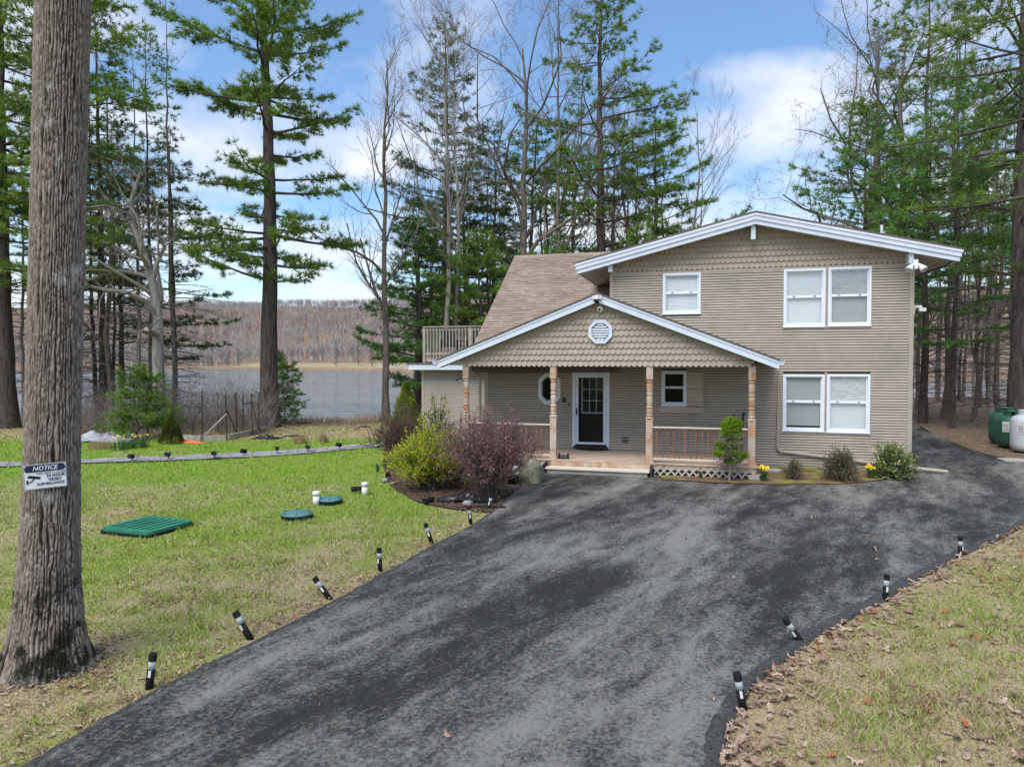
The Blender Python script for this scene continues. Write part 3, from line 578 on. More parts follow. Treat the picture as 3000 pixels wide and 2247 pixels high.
# --- main roof (left), slope facing the camera
TH = math.tan(math.radians(35.2)); RY, RZ = 27.7, 7.34; EY = 21.45
def mz(y): return RZ-TH*(RY-y)
hb(MB().prism([(EY, mz(EY)-.16), (RY, RZ-.16), (33.95, mz(EY)-.16), (33.95, mz(EY)-.012), (RY, RZ-.012), (EY, mz(EY)-.012)], 'x', -7.55, -2.6), 'roof_deck', m_roofdark)
mroof = empty('main_roof'); mroof.parent = house; mroof.location = (0, -Yw, 0)
cs, sn = math.cos(math.atan(TH)), math.sin(math.atan(TH)); LEN = (RY-EY)/cs; EXPO = 0.127; tabs = []; rows = int(LEN/EXPO)
for r in range(rows):
    x = -7.57-rnd.random()*.3
    while x < -2.62:
        L = rnd.choice([.16, .22, .28, .36, .46]); a, b = max(x, -7.57), min(x+L-.004, -2.62)
        if b-a > .03: tabs.append((r, a, b, rnd.choice([.008, .010, .020, .022])))
        x += L
def tab_geo(mb, r, a, b, th):
    s0, s1 = r*EXPO, (r+1)*EXPO+.03
    P = lambda s, h: (EY+s*cs-h*sn, mz(EY)+s*sn+h*cs)
    mb.prism([P(s0, th*.2), P(s1, -.006), P(s1, -.001), P(s0, th)][::-1], 'x', a, b)
vis = [t for t in tabs if t[0] >= 9 and (EY+t[0]*EXPO*cs) > 22.3]
def tabsize(t):
    y = EY+t[0]*EXPO*cs; hid = 1 if (t[1] > -7.55+ (t[0]-9)*.0) else 0
    porch_z = 4.98-.39*abs((t[1]+t[2])/2+2.93); return (t[2]-t[1])*(1.0 if mz(y) > porch_z+.35 else 0.05)
tabs_sorted = sorted(tabs, key=tabsize, reverse=True); keep = set(map(id, tabs_sorted[:300])); rest = MB()
for t in tabs:
    if id(t) in keep: mb = MB(); tab_geo(mb, *t); mb.build('roof_shingle', m_shingle, mroof)
    else: tab_geo(rest, *t)
m_shingle_rest = surf('roof_shingle_rest', (0.235, 0.18, 0.138), (0.325, 0.25, 0.195), 1.2, 0.9, 120, 0.5, world_pos=True, lo=0.3, hi=0.7)
nt = m_shingle_rest.node_tree; gi = nt.nodes.new('ShaderNodeNewGeometry'); hh = nt.nodes.new('ShaderNodeHueSaturation'); mr = nt.nodes.new('ShaderNodeMapRange'); mr.inputs[3].default_value = .89; mr.inputs[4].default_value = 1.11
bsdf = nt.nodes['Principled BSDF']; src = bsdf.inputs['Base Color'].links[0].from_socket
nt.links.new(gi.outputs['Random Per Island'], mr.inputs[0]); nt.links.new(mr.outputs[0], hh.inputs['Value']); nt.links.new(src, hh.inputs['Color']); nt.links.new(hh.outputs[0], bsdf.inputs['Base Color'])
tag(rest.build('shingles_rest', m_shingle_rest, mroof), kind='stuff')
rc = MB()
x = -7.57
while x < -2.7: rc.prism([(RY-.16, RZ-.16*TH+.012), (RY, RZ+.03), (RY+.16, RZ-.16*TH+.012), (RY, RZ+.012)], 'x', x, x+.28); x += .29
rc.build('ridge_cap', m_shingle, mroof)
hb(MB().prism([(EY, mz(EY)-.17), (RY, RZ-.17), (RY, RZ-.014), (EY, mz(EY)-.014)], 'x', -7.58, -7.552), 'rake_board', m_trim)
# --- porch gable
PX, PS, PF = -2.93, 0.388, 19.2
def pz(x): return 4.98-PS*abs(x-PX)
PL, PR = -7.58, 1.74
hb(MB().prism([(PL, pz(PL)-.05), (PX, pz(PX)-.05), (PX, pz(PX)), (PL, pz(PL))], 'y', PF-.03, 24.3).prism([(PX, pz(PX)-.05), (PR, pz(PR)-.05), (PR, pz(PR)), (PX, pz(PX))], 'y', PF-.03, Yw-.03), 'porch_roof', m_roofdark)
for xa, xb in ((PL+.02, PX), (PX, PR-.02)):
    for o1, o2, y in ((.052, .115, PF-.015), (.117, .265, PF)):
        hb(MB().prism([(xa, pz(xa)-o2), (xb, pz(xb)-o2), (xb, pz(xb)-o1), (xa, pz(xa)-o1)], 'y', y, PF+.05), 'fascia_board', m_white)
    hb(MB().prism([(xa, pz(xa)-.25), (xb, pz(xb)-.25), (xb, pz(xb)-.23), (xa, pz(xa)-.23)], 'y', PF+.051, 19.62), 'soffit', m_soffit)
hb(MB().box(-6.86, 1.14, 19.57, 19.68, 2.985, 3.058), 'porch_beam', m_cedar)
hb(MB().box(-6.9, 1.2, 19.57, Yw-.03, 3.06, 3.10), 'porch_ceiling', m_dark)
gb = hb(MB().prism([(-6.87, 3.06), (1.15, 3.06), (1.15, pz(1.15)-.26), (PX, pz(PX)-.26), (-6.87, pz(-6.87)-.26)], 'y', 19.46, 19.56), 'porch_gable', m_scale)
hb(MB().prism([(PL+.35, pz(PL+.35)-.26), (-6.88, pz(-6.88)-.26), (-6.88, 3.0), (-7.2, 3.0)], 'y', 19.5, 19.54), 'gable_return', m_soffit)
# scalloped shingles
def scallop(x0, z0, w, h, top, Y, arc=7, t=.014):
    r = w/2; pts = [(x0+w/2-r*math.cos(PI*i/arc)*.985, z0+r*.9-(r*.9)*math.sin(PI*i/arc)) for i in range(arc+1)]
    tl = min(top(x0+.004), z0+h); tr = min(top(x0+w-.004), z0+h)
    if tl < z0+r*.9+.004 and tr < z0+r*.9+.004: return None
    tl = max(tl, z0+r*.9+.002); tr = max(tr, z0+r*.9+.002)
    outl = pts+[(x0+w-.0015, tr), (x0+.0015, tl)]; n = len(outl)
    lean = lambda z: Y-.042*(1-(z-z0)/h)
    V = [(p[0], lean(p[1]), p[1]) for p in outl]+[(p[0], lean(p[1])+t, p[1]) for p in outl]
    Fc = [tuple(range(n)), tuple(range(n, 2*n))[::-1]]+[(i+n, (i+1) % n+n, (i+1) % n, i) for i in range(n)]
    return V, Fc
SW, SH = 0.147, 0.166
cnt = 0; prest = MB()
for r in range(12):
    z0 = 2.965+r*SH
    if r == 0: z0 = 2.965
    x = -6.87+(0 if r % 2 == 0 else SW*.5-SW)
    while x < 1.15:
        if x >= -6.90 and x+SW < 1.17:
            g = scallop(x, z0, SW, SH+.03, lambda q: pz(q)-.262, 19.452)
            if g:
                if cnt < 300: MB().add(*g).build('scallop_shingle', m_scale, gb); cnt += 1
                else: prest.add(*g)
        x += SW
if prest.v: tag(prest.build('scallop_shingles_rest', m_scale, gb), kind='stuff')
ug = MB()
for r in range(9):
    z0 = ZT+.014+r*SH; x = XU+.09+(0 if r % 2 == 0 else -SW*.5)
    while x < XR-.08:
        if x > XU+.08 and x+SW < XR-.06:
            g = scallop(x, z0, SW, SH+.03, lambda q: upz(q)-.338, Yw-.010)
            if g: ug.add(*g)
        x += SW
ugo = hb(ug, 'upper_gable_scallops', m_scale); tag(ugo, kind='stuff')
# octagon gable vent
gv = empty('gable_vent'); gv.parent = house; gv.location = (0, -Yw, 0)
vx, vz, vr = -2.87, 3.92, .325
ring(MB(), octo(vx-vr, vx+vr, vz-vr, vz+vr, .293), octo(vx-vr+.09, vx+vr-.09, vz-vr+.09, vz+vr-.09, .28), 19.36, 19.43).build('frame', m_white, gv)
for k in range(7):
    z = vz-.20+k*.067; hw = min(.225, .335-abs(z-vz)-.03); MB().prism([(19.375, z-.022), (19.42, z+.022), (19.425, z+.034), (19.38, z-.008)], 'x', vx-hw, vx+hw).build('slat', m_white, gv)
MB().prism(octo(vx-.24, vx+.24, vz-.24, vz+.24, .28), 'y', 19.425, 19.432).build('backing', m_iron, gv)
# porch posts
def post(x, y, zb, zt):
    w = .088
    mb = MB().box(x-w, x+w, y-w, y+w, zb, zb+1.20)
    mb.box(x-w-.03, x+w+.03, y-w-.03, y+w+.03, zb-.005, zb+.035)
    prof = [(.115, 1.195), (.085, 1.215), (.065, 1.235), (.088, 1.26), (.088, 1.28), (.068, 1.30), (.074, 1.33), (.082, 1.42), (.066, 1.455), (.088, 1.475), (.088, 1.50), (.066, 1.52), (.075, 1.60), (.083, 1.72), (.070, 1.80), (.066, 1.815), (.086, 1.83), (.086, 1.855), (.066, 1.875), (.078, 1.95), (.084, 2.05), (.076, 2.13), (.066, 2.15), (.088, 2.17), (.088, 2.20), (.066, 2.22), (.10, 2.245)]
    mb.lathe([(r*1.05, z-1.195+1.20) for r, z in prof], 14, (x, y, zb))
    mb.box(x-w, x+w, y-w, y+w, zb+2.245, zt)
    return hb(mb, 'porch_post', m_cedar)
PXS = [-6.79, -4.20, -1.54, 1.09]
for x in PXS: post(x, 19.53, .375, 2.985)
# deck: diagonal boards read as single boards running front-right to back-left
pd = hb(MB().box(-6.95, 1.22, 19.42, Yw-.03, .20, .335), 'porch_floor', m_cedar)
ang = math.radians(45); bwid = .14
def clip_poly(poly, x0, x1, y0, y1):
    for ax, v, sg in ((0, x0, 1), (0, x1, -1), (1, y0, 1), (1, y1, -1)):
        out = []
        for i in range(len(poly)):
            a, b = poly[i], poly[(i+1) % len(poly)]; da, db_ = (a[ax]-v)*sg, (b[ax]-v)*sg
            if da >= 0: out.append(a)
            if (da >= 0) != (db_ >= 0): t = da/(da-db_); out.append((a[0]+(b[0]-a[0])*t, a[1]+(b[1]-a[1])*t))
        poly = out
        if len(poly) < 3: return None
    return poly
k = -14.0
while k < 4.5:
    q = clip_poly([(k, 19.0), (k+bwid*1.414-.012, 19.0), (k+bwid*1.414-.012+4, 23.0), (k+4, 23.0)], -6.98, 1.25, 19.38, Yw-.035)
    if q and len(q) >= 3: MB().prism(q, 'z', .335, .372).build('deck_board', m_deck, pd)
    k += bwid*1.414
hb(MB().box(-4.25, -2.86, 19.385, 19.415, .19, .332), 'riser_board', m_cedar); hb(MB().box(-2.85, -1.5, 19.385, 19.415, .19, .332), 'riser_board', m_cedar)
stp = hb(MB().box(-4.32, -1.50, 18.98, 19.36, .155, .195), 'step_tread', m_pale); hb(MB().box(-4.27, -1.55, 19.03, 19.06, .0, .154), 'step_riser', m_grey_wood)
for x in (-4.36, -1.46): hb(MB().box(x-.03, x+.03, 19.1, 19.40, .0, .30), 'step_stringer', m_iron)
# railings
def railing(x0, x1):
    rl = empty('railing'); rl.parent = house; rl.location = (0, -Yw, 0)
    MB().box(x0, x1, 19.47, 19.58, 1.315, 1.35).build('top_rail', m_pale, rl); MB().box(x0, x1, 19.495, 19.555, 1.27, 1.314).build('sub_rail', m_balus, rl)
    MB().box(x0, x1, 19.48, 19.57, .455, .495).build('bottom_rail', m_pale, rl)
    n = int((x1-x0)/.145); me = None
    for i in range(n):
        x = x0+(i+.75)*(x1-x0)/(n+.5)
        if me is None:
            mb = MB().lathe([(.018, 0), (.018, .52), (.013, .535), (.026, .60), (.030, .64), (.017, .68), (.027, .70), (.017, .72), (.021, .775)], 6); o = mb.build('baluster', m_balus, rl); me = o.data
        else: o = link('baluster', me, None, rl)
        o.location = (x, 19.525, .495)
for a, b in zip(PXS[:-1], PXS[1:]):
    if not (a < -4 and b > -2): railing(a+.09, b-.09)
railing_end = None
# lattice skirts
def lattice(x0, x1):
    lp = empty('lattice_panel'); lp.parent = house; lp.location = (0, -Yw, 0); z0, z1 = 0.02, .20
    z1 = .325; sp = .135
    for d, y in ((1, 19.40), (-1, 19.412)):
        k = x0-(z1-z0)
        while k < x1+(z1-z0):
            xa = k if d > 0 else k+(z1-z0); w = .04
            p = [(xa, z0), (xa+w*1.41, z0), (xa+w*1.41+d*(z1-z0), z1), (xa+d*(z1-z0), z1)]
            q = clip_poly(p, x0, x1, z0, z1)
            if q: MB().prism(q, 'y', y, y+.010).build('lattice_strip', m_lattice, lp)
            k += sp*1.41
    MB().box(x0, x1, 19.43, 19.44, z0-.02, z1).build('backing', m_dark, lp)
lattice(-1.40, 1.18); lattice(-6.9, -4.42)
hb(MB().box(1.02, 1.35, 19.3, 19.62, 0, .16), 'pier_block', m_concrete)
# gutters and downspouts
def ktube(pts, r): return MB().tube(pts, r, 8)
hb(ktube([(1.95, Yw-.07, 3.0), (1.95, Yw-.07, .66), (1.97, Yw-.07, .56), (2.05, Yw-.07, .49), (3.0, Yw-.07, .40), (5.3, Yw-.07, .16), (6.35, Yw-.07, .075)], .052), 'downspout', m_trim)
hb(ktube([(-6.75, 19.75, 2.86), (-6.9, 20.3, 2.80), (-7.12, 21.75, 2.68), (-7.14, 21.85, 2.58), (-7.14, 21.87, .2)], .045), 'downspout', m_trim)
gprof = [(0, 0), (.10, 0), (.13, .05), (.13, .12), (.115, .12), (.115, .055), (.09, .015), (.012, .015), (.012, .12), (0, .12)]
hb(MB().prism([(PL-q[0]+.0, 3.03+q[1]) for q in gprof], 'y', PF-.02, 21.4), 'gutter', m_white)
hb(MB().prism([(PR+q[0]-.02, 3.03+q[1]) for q in gprof], 'y', PF-.02, Yw-.05), 'gutter', m_white)
# left wing flat roof and balcony
hb(MB().box(-10.95, XL-.01, 24.75, 32.4, 3.0, 3.06), 'wing_roof', m_roofdark); hb(MB().box(-10.93, XL-.01, 24.77, 24.80, 2.80, 2.995), 'fascia_board', m_white)
hb(MB().box(-10.92, XL-.02, 24.801, 32.3, 2.90, 2.93), 'soffit', m_soffit)
hb(MB().prism([(-10.95-q[0], 2.87+q[1]) for q in gprof], 'y', 24.76, 32.4), 'gutter', m_white)
bal = empty('balcony'); bal.parent = house; bal.location = (0, -Yw, 0)
MB().box(-10.45, XL-.02, 25.28, 32, 3.25, 3.30).build('balcony_floor', m_grey_wood, bal); MB().box(-10.45, -7.6, 25.24, 25.28, 3.10, 3.29).build('rim_board', m_grey_wood, bal)
MB().box(-10.52, -7.7, 25.14, 25.27, 4.40, 4.445).build('top_rail', m_grey_wood, bal)
for z in (4.28, 3.36): MB().box(-10.43, -7.7, 25.2, 25.24, z, z+.09).build('rail', m_grey_wood, bal)
MB().box(-10.52, -10.4, 25.3, 31.9, 4.40, 4.445).build('top_rail', m_grey_wood, bal)
for z in (4.28, 3.36): MB().box(-10.48, -10.44, 25.3, 31.9, z, z+.09).build('rail', m_grey_wood, bal)
for x, y in ((-10.46, 25.22), (-8.62, 25.22), (-10.46, 28.5), (-10.46, 31.85)): MB().box(x-.05, x+.05, y-.05, y+.05, 3.07, 4.40).build('balcony_post', m_grey_wood, bal)
for k in range(20): x = -10.32+k*.128; (MB().box(x-.02, x+.02, 25.165, 25.198, 3.27, 4.36).build('picket', m_grey_wood, bal) if abs(x+8.62) > .07 else None)
for k in range(40): y = 25.45+k*.16; MB().box(-10.5, -10.482, y-.02, y+.02, 3.27, 4.36).build('picket', m_grey_wood, bal)
# security cameras, floodlight, mast, weather vane (fixed to the house)
fl = empty('floodlight'); fl.parent = house; fl.location = (5.36, 21.52-Yw, 5.72)
MB().box(-.06, .06, -.06, .04, -.02, .14).build('junction_box', m_cream, fl)
for s in (-1, 1):
    hd = MB().tube([(s*.05, -.03, .02), (s*.10, -.06, -.02), (s*.17, -.12, -.12), (s*.19, -.14, -.15)], [.03, .045, .095, .10], 14).build('lamp_head', m_cream, fl)
    MB().tube([(s*.188, -.139, -.148), (s*.193, -.143, -.156)], [.088, .085], 14).build('lens', m_lens, hd)
MB().box(-.04, .04, -.13, -.05, -.12, -.03).build('motion_sensor', m_cream, fl)
sc1 = empty('ridge_camera'); sc1.parent = house; sc1.location = (-2.93, 19.14-Yw, 4.79)
MB().box(-.12, .12, 0, .045, .0, .10).build('bracket', m_cream, sc1); MB().box(-.055, .055, -.13, .0, -.01, .09).build('housing', m_cream, sc1); MB().lathe([(.05, -.10), (.065, -.06), (.06, -.01)], 12, (0, -.07, 0)).build('dome', m_black, sc1)
sc2 = empty('dome_camera'); sc2.parent = house; sc2.location = (-2.87, 19.38-Yw, 4.55)
MB().tube([(0, 0, .18), (0, 0, 0.05)], .015, 8).build('arm', m_cream, sc2); MB().tube([(0, -.085, -.03), (0, -.06, -.02), (0, .03, .0)], [.06, .085, .07], 16).build('housing', m_cream, sc2); MB().tube([(-.012, -.096, -.03), (-.012, -.084, -.03)], [.03, .034], 12).build('lens', m_black, sc2)
sc3 = empty('side_camera'); sc3.parent = house; sc3.location = (XR+.012, 22.15-Yw, 4.55)
MB().box(0, .06, -.05, .05, -.12, .12).build('bracket', m_cream, sc3); MB().box(.06, .24, -.04, .04, .05, .12).build('arm', m_cream, sc3); MB().box(.16, .33, -.09, .06, -.05, .048).build('housing', m_cream, sc3)
sc4 = empty('eave_camera'); sc4.parent = house; sc4.location = (-6.83, 21.9-Yw, 2.93); MB().tube([(0, 0, .08), (0, -.05, .02), (0.02, -.14, 0)], [.05, .05, .04], 10).build('housing', m_cream, sc4)
sl = empty('post_spotlight'); sl.parent = house; sl.location = (-6.9, 19.5-Yw, 2.62); MB().tube([(0, 0, .04), (-.10, -.03, .0), (-.20, -.06, -.05)], [.015, .03, .035], 8).build('housing', m_iron, sl)
mast = empty('service_mast'); mast.parent = house; mast.location = (5.15, 24.5-Yw, 6.4)
MB().tube([(0, 0, -.2), (0, 0, .95)], .04, 10).build('pipe', m_tankwhite, mast); MB().tube([(0, 0, .93), (0, 0, 1.05), (.04, 0, 1.12), (.10, 0, 1.10), (.13, 0, 1.0)], [.05, .055, .055, .05, .045], 10).build('weatherhead', m_iron, mast)
hb(MB().tube([(5.47, 22.6, 5.40), (5.9, 22.3, 5.62), (6.2, 22.0, 5.70), (6.33, 21.9, 5.82)], .018, 6), 'cable', m_black)
wv = empty('weather_vane'); wv.parent = house; wv.location = (-7.35, 27.7-Yw, 7.3)
MB().tube([(0, 0, 0), (0, 0, 1.0)], .015, 6).build('pole', m_iron, wv); MB().box(-.45, .45, -.01, .01, .52, .545).box(-.01, .01, -.4, .4, .56, .585).build('direction_arm', m_iron, wv)
MB().prism([(-.30, 1.22), (-.36, 1.42), (-.22, 1.45), (-.12, 1.25), (.02, 1.18), (.12, 1.34), (.10, 1.46), (.16, 1.52), (.22, 1.46), (.28, 1.42), (.22, 1.36), (.22, 1.15), (.10, 1.02), (-.10, 1.0), (-.24, 1.08)], 'y', -.025, .025).build('rooster', m_iron, wv)

# ================================================================== THINGS ON THE GROUND
def leaning(name, base, top_px, base_px, length):
    """thing standing at base, tilted in the plane facing the camera by the angle seen in the photo"""
    a = math.atan2(top_px[0]-base_px[0], base_px[1]-top_px[1]); e = empty(name, tuple(base))
    zax = Vector(Rv)*math.sin(a)+Vector((0, 0, 1))*math.cos(a); yax = Vector(Fh); xax = yax.cross(zax)
    e.rotation_euler = Matrix((xax, yax, zax)).transposed().to_euler(); return e
def path_light(bp, tp, label, seed):
    b = gd(*bp); b[2] = 0.0
    e = leaning('path_light', b, tp, bp, .36); tag(e, label, 'path light', 'solar path lights along the driveway')
    r = .036; H = .345
    MB().lathe([(r, -.03), (r, H*.56), (r*.9, H*.565)], 16).build('base_tube', m_black, e, True)
    MB().lathe([(r*.93, H*.56), (r*.93, H*.80)], 16).build('lens', m_lens, e, True)
    MB().lathe([(.008, H*.56), (.008, H*.84)], 8).build('bulb_stem', m_pvc, e)
    MB().lathe([(r*1.04, H*.795), (r*1.04, H*.985), (r*.9, H), (.001, H)], 16).build('cap', m_black, e)
    a = rnd.uniform(-2.2, -.9); MB().box(-.012, .012, -.0015, .0015, H*.36, H*.55).build('sticker', m_pvc, e); s = e.children[-1]
    s.location = (math.cos(a)*(r+.001), math.sin(a)*(r+.001), 0); s.rotation_euler = (0, 0, a+PI/2)
LL = [((322, 1487), (333, 1405), 'black path light nearest the big tree trunk, standing almost upright'), ((540, 1378), (508, 1320), 'path light leaning left, second from the big tree trunk'),
      ((712, 1293), (680, 1248), 'most tilted path light on the left lawn edge, third from the trunk'), ((821, 1233), (819, 1183), 'upright path light midway along the left lawn edge'),
      ((932, 1172), (919, 1130), 'slightly tilted path light, fifth from the trunk on the lawn edge'), ((1017, 1132), (1013, 1098), 'path light just before the black weed fabric on the lawn edge'), ((1056, 1103), (1060, 1076), 'path light in the mulch beside the pink barberry'),
      ((1606, 1533), (1590, 1447), 'path light nearest the camera on the right drive edge, tilted left'), ((1733, 1390), (1691, 1330), 'strongly leaning path light on the right drive edge'), ((1912, 1297), (1915, 1240), 'upright path light on the right edge with a white sticker on its left'), ((2075, 1205), (2074, 1160), 'farthest path light on the right drive edge')]
for i, (b, t, l) in enumerate(LL): path_light(b, t, l, i)
# low spotlights along the walkway
SP = [(387, 1348, 'leftmost'), (493, 1343, 'second from left'), (629, 1340, 'lowest, knocked over'), (716, 1333, 'fourth from left'), (812, 1327, 'below the tall pine trunk'), (903, 1321, 'third from the dark shrub'), (995, 1314, 'second from the dark shrub'), (1110, 1305, 'closest to the dark shrub')]
for i, (x, y, w) in enumerate(SP):
    p = gz(x, y+6); e = empty('garden_spotlight', (p[0], p[1], zg(p)), rnd.uniform(-.6, .6)); tag(e, 'small black garden spotlight beside the flagstone path, '+w, 'spotlight', 'spotlights along the path')
    MB().tube([(0, 0, -.03), (0, 0, .16)], .015, 6).build('stake', m_black, e)
    MB().tube([(0, .07, .17), (0, -.02, .19), (0, -.11, .22)], [.05, .06, .075], 10).build('lamp_head', m_black, e); MB().box(-.10, .10, -.06, .08, .245, .26).build('solar_panel', m_iron, e)
def spot_at(x, y, label, rz=0):
    p = gz(x, y); e = empty('garden_spotlight', (p[0], p[1], zg(p)), rz); tag(e, label, 'spotlight')
    MB().tube([(0, 0, -.03), (0, 0, .10)], .014, 6).build('stake', m_black, e); MB().tube([(-.12, .0, .08), (-.02, 0, .10), (.06, 0, .12)], [.065, .06, .04], 10).build('lamp_head', m_black, e); MB().box(.05, .13, -.06, .06, .06, .15).build('solar_panel', m_black, e)
spot_at(1045, 1443, 'black spotlight lying in the grass left of the far white pipe'); spot_at(1255, 1478, 'black spotlight fallen beside the weed fabric', 1.2); spot_at(1136, 1398, 'black spotlight among the stones left of the yellow-green shrub', 2.0)
# septic lids and vent pipes
c4 = [gz(302, 1562), gz(443, 1578), gz(574, 1539), gz(415, 1524)]; cc = sum(c4)/4
ax_ = (c4[1]-c4[0]); rz = math.atan2(ax_[1], ax_[0]); W_, L_ = np.linalg.norm(c4[1]-c4[0]), np.linalg.norm(c4[2]-c4[1]); S_ = 0.5*(W_+L_)
tl = empty('tank_cover', (cc[0], cc[1], 0), rz); tag(tl, 'square dark green plastic septic cover with ribs lying in the lawn', 'tank cover')
def rrect(w, h, r, n=5):
    out = []
    for cx_, cy_, a0 in ((w-r, h-r, 0), (-w+r, h-r, PI/2), (-w+r, -h+r, PI), (w-r, -h+r, 1.5*PI)): out += [(cx_+r*math.cos(a0+PI/2*i/n), cy_+r*math.sin(a0+PI/2*i/n)) for i in range(n+1)]
    return out
hw, hl = W_/2, L_/2
MB().prism(rrect(hw+.03, hl+.03, .12), 'z', -.02, .05).build('collar', m_black, tl); MB().prism(rrect(hw, hl, .12), 'z', .05, .105).build('lid', m_lid, tl)
for k in range(6): x = -hw*.72+k*hw*.288; MB().prism(rrect(.035, hl*.80, .03, 3), 'z', .1055, .122).build('rib', m_lid, tl).location = (x, 0, 0)
MB().box(-.04, .04, -.22, .12, .1225, .135).build('handle', m_tankgreen, tl)
for x, y, hwpx, lab in ((870, 1505, 44, 'round teal septic lid nearest the camera on the lawn'), (966, 1463, 36, 'round pale blue-green septic lid behind the near white pipe')):
    p = gz(x, y, .08); r = hwpx*np.linalg.norm((p-Cv)[:2])/FPX; e = empty('septic_lid', (p[0], p[1], 0)); tag(e, lab, 'septic lid')
    MB().lathe([(r*.96, -.02), (r*.98, .07)], 28).build('riser', m_black, e); MB().lathe([(r, .07), (r, .095), (r*.93, .115), (r*.3, .125), (.001, .127)], 28).build('lid', m_lid2, e, True)
    for k in range(6): a = k*PI/3; MB().lathe([(.022, .11), (.022, .128), (.001, .13)], 8, (math.cos(a)*r*.86, math.sin(a)*r*.86, 0)).build('bolt', m_iron, e)
for x, y, h, lab in ((927, 1478, 38, 'short white vent pipe between the two round lids'), (1069, 1450, 37, 'short white vent pipe farther from the round lids, nearer the shrubs')):
    p = gz(x, y); H = h*np.linalg.norm((p-Cv)[:2])/FPX; e = empty('vent_pipe', (p[0], p[1], 0)); tag(e, lab, 'pipe', 'white vent pipes in the lawn')
    MB().lathe([(.072, -.03), (.072, H*.72)], 18).build('pipe', m_pvc, e, True); MB().lathe([(.083, H*.70), (.083, H*.92), (.07, H), (.001, H*1.01)], 18).build('cap', m_pvc, e, True)
# boulder, hidden red figure, weed fabric, concrete bits
def rock(name, loc, sx, sy, sz, mat, label, cat, seed, rz=0.0):
    r = np.random.default_rng(seed); n, k = 14, 20; V = []
    for i in range(n+1):
        th = PI*i/n
        for j in range(k):
            ph = 2*PI*j/k; d = np.array([math.sin(th)*math.cos(ph), math.sin(th)*math.sin(ph), math.cos(th)]); d = np.sign(d)*np.abs(d)**.7
            q = .58+.85*fbm(np.array([d[0]*1.3+seed]), np.array([d[1]*1.3+d[2]*2.1+seed]), 3)[0]
            V.append((d[0]*sx*q, d[1]*sy*q, d[2]*sz*q+sz*.62))
    Fc = [(i*k+j, i*k+(j+1) % k, (i+1)*k+(j+1) % k, (i+1)*k+j) for i in range(n) for j in range(k)]
    o = MB().add(V, [f_[::-1] for f_ in Fc]).build(name, mat, None, True); o.location = loc; o.rotation_euler = (0, 0, rz); return tag(o, label, cat)
p = gz(1538, 1418); rock('boulder', (p[0]-.05, p[1]+.25, -.06), .44, .33, .42, m_boulder, 'pale mossy boulder left of the porch step', 'boulder', 3)
for i, (x, y, s, w) in enumerate(((1370, 1480, .09, 'under the pink barberry, largest'), (1335, 1466, .07, 'behind the crumpled fabric'), (1128, 1412, .08, 'at the lawn edge of the mulch bed'), (1150, 1420, .06, 'next to the spotlight in the mulch'), (1455, 1462, .07, 'where the mulch meets the asphalt'))):
    p = gz(x, y); rock('edging_stone', (p[0], p[1], .02), s*1.3, s, s*.55, m_stone, 'grey edging stone '+w, 'stone', 20+i, i)
p = gz(1487, 1432); fg = empty('garden_figure', (p[0], p[1]+.5, .03)); tag(fg, 'red and white garden figure half hidden behind the pink barberry', 'garden figure')
MB().lathe([(.07, 0), (.075, .22), (.05, .24)], 12, (-.07, 0, 0)).build('boot', m_black, fg, True); MB().lathe([(.07, 0), (.075, .22), (.05, .24)], 12, (.07, 0, 0)).build('boot', m_black, fg, True)
MB().lathe([(.13, .23), (.16, .30), (.15, .45), (.10, .52)], 14).build('lower_body', m_pvc, fg, True); MB().lathe([(.10, .51), (.15, .55), (.13, .68), (.09, .80), (.05, .88), (.001, .9)], 14).build('upper_body', m_red, fg, True)
def crumple(name, loc, sx, sy, h, mat, label, cat, seed, rz=0):
    n = 26; g = np.linspace(-1, 1, n); X, Y = np.meshgrid(g, g); r = np.sqrt(X**2+Y**2)
    Z = h*np.abs(fbm(X*2.2+seed, Y*2.2+seed*2, 4)-.45)*3.2*np.clip(1.15-r, 0, 1)+.01+h*.25*np.abs(vnoise(X*7+seed, Y*7)-.5)
    E_ = 1+.25*(vnoise(np.arctan2(Y, X)*2+seed+9, r*0+seed)-.5); V = np.stack([X*sx*E_, Y*sy*E_, Z], -1).reshape(-1, 3)
    i = (np.arange(n-1)[:, None]*n+np.arange(n-1)[None]).ravel(); o = link(name, np_mesh(name, V, np.stack([i, i+1, i+n+1, i+n], -1)), mat, loc=loc); o.rotation_euler = (0, 0, rz); return tag(o, label, cat)
p = gz(1370, 1470); crumple('weed_fabric', (p[0], p[1], .04), .62, .30, .26, m_fabric, 'crumpled black weed fabric below the pink barberry', 'fabric', 4, .2)
p = gz(1420, 1490); crumple('weed_fabric', (p[0], p[1], .03), .45, .10, .05, m_fabric, 'flat strip of black fabric at the asphalt edge', 'fabric', 11, .2)
p = gz(1945, 1388); crumple('rag', (p[0], p[1], .045), .13, .08, .06, m_tarp, 'small grey rag beside the right end of the step', 'rag', 6)
o = MB().prism([(.42*math.cos(a)*1.0, .28*math.sin(a)) for a in np.linspace(PI, 2*PI, 17)], 'z', 0, .02).build('doormat', m_black); o.location = (-3.45, Yw-.10, .373); tag(o, 'black half-round doormat at the front door', 'doormat'); o.scale = (1.25, 1.25, 1)
bt = empty('boot_scraper', (-3.93, 19.62, .373)); tag(bt, 'black boot scraper on the porch edge by the left step post', 'boot scraper')
MB().box(-.15, .15, -.07, .07, 0, .03).build('base', m_black, bt)
for s in (-1, 1): MB().box(s*.13-.012, s*.13+.012, -.07, .07, .03, .15).build('end_plate', m_black, bt)
MB().tube([(-.12, 0, .08), (.12, 0, .08)], .022, 8).build('brush', m_iron, bt)
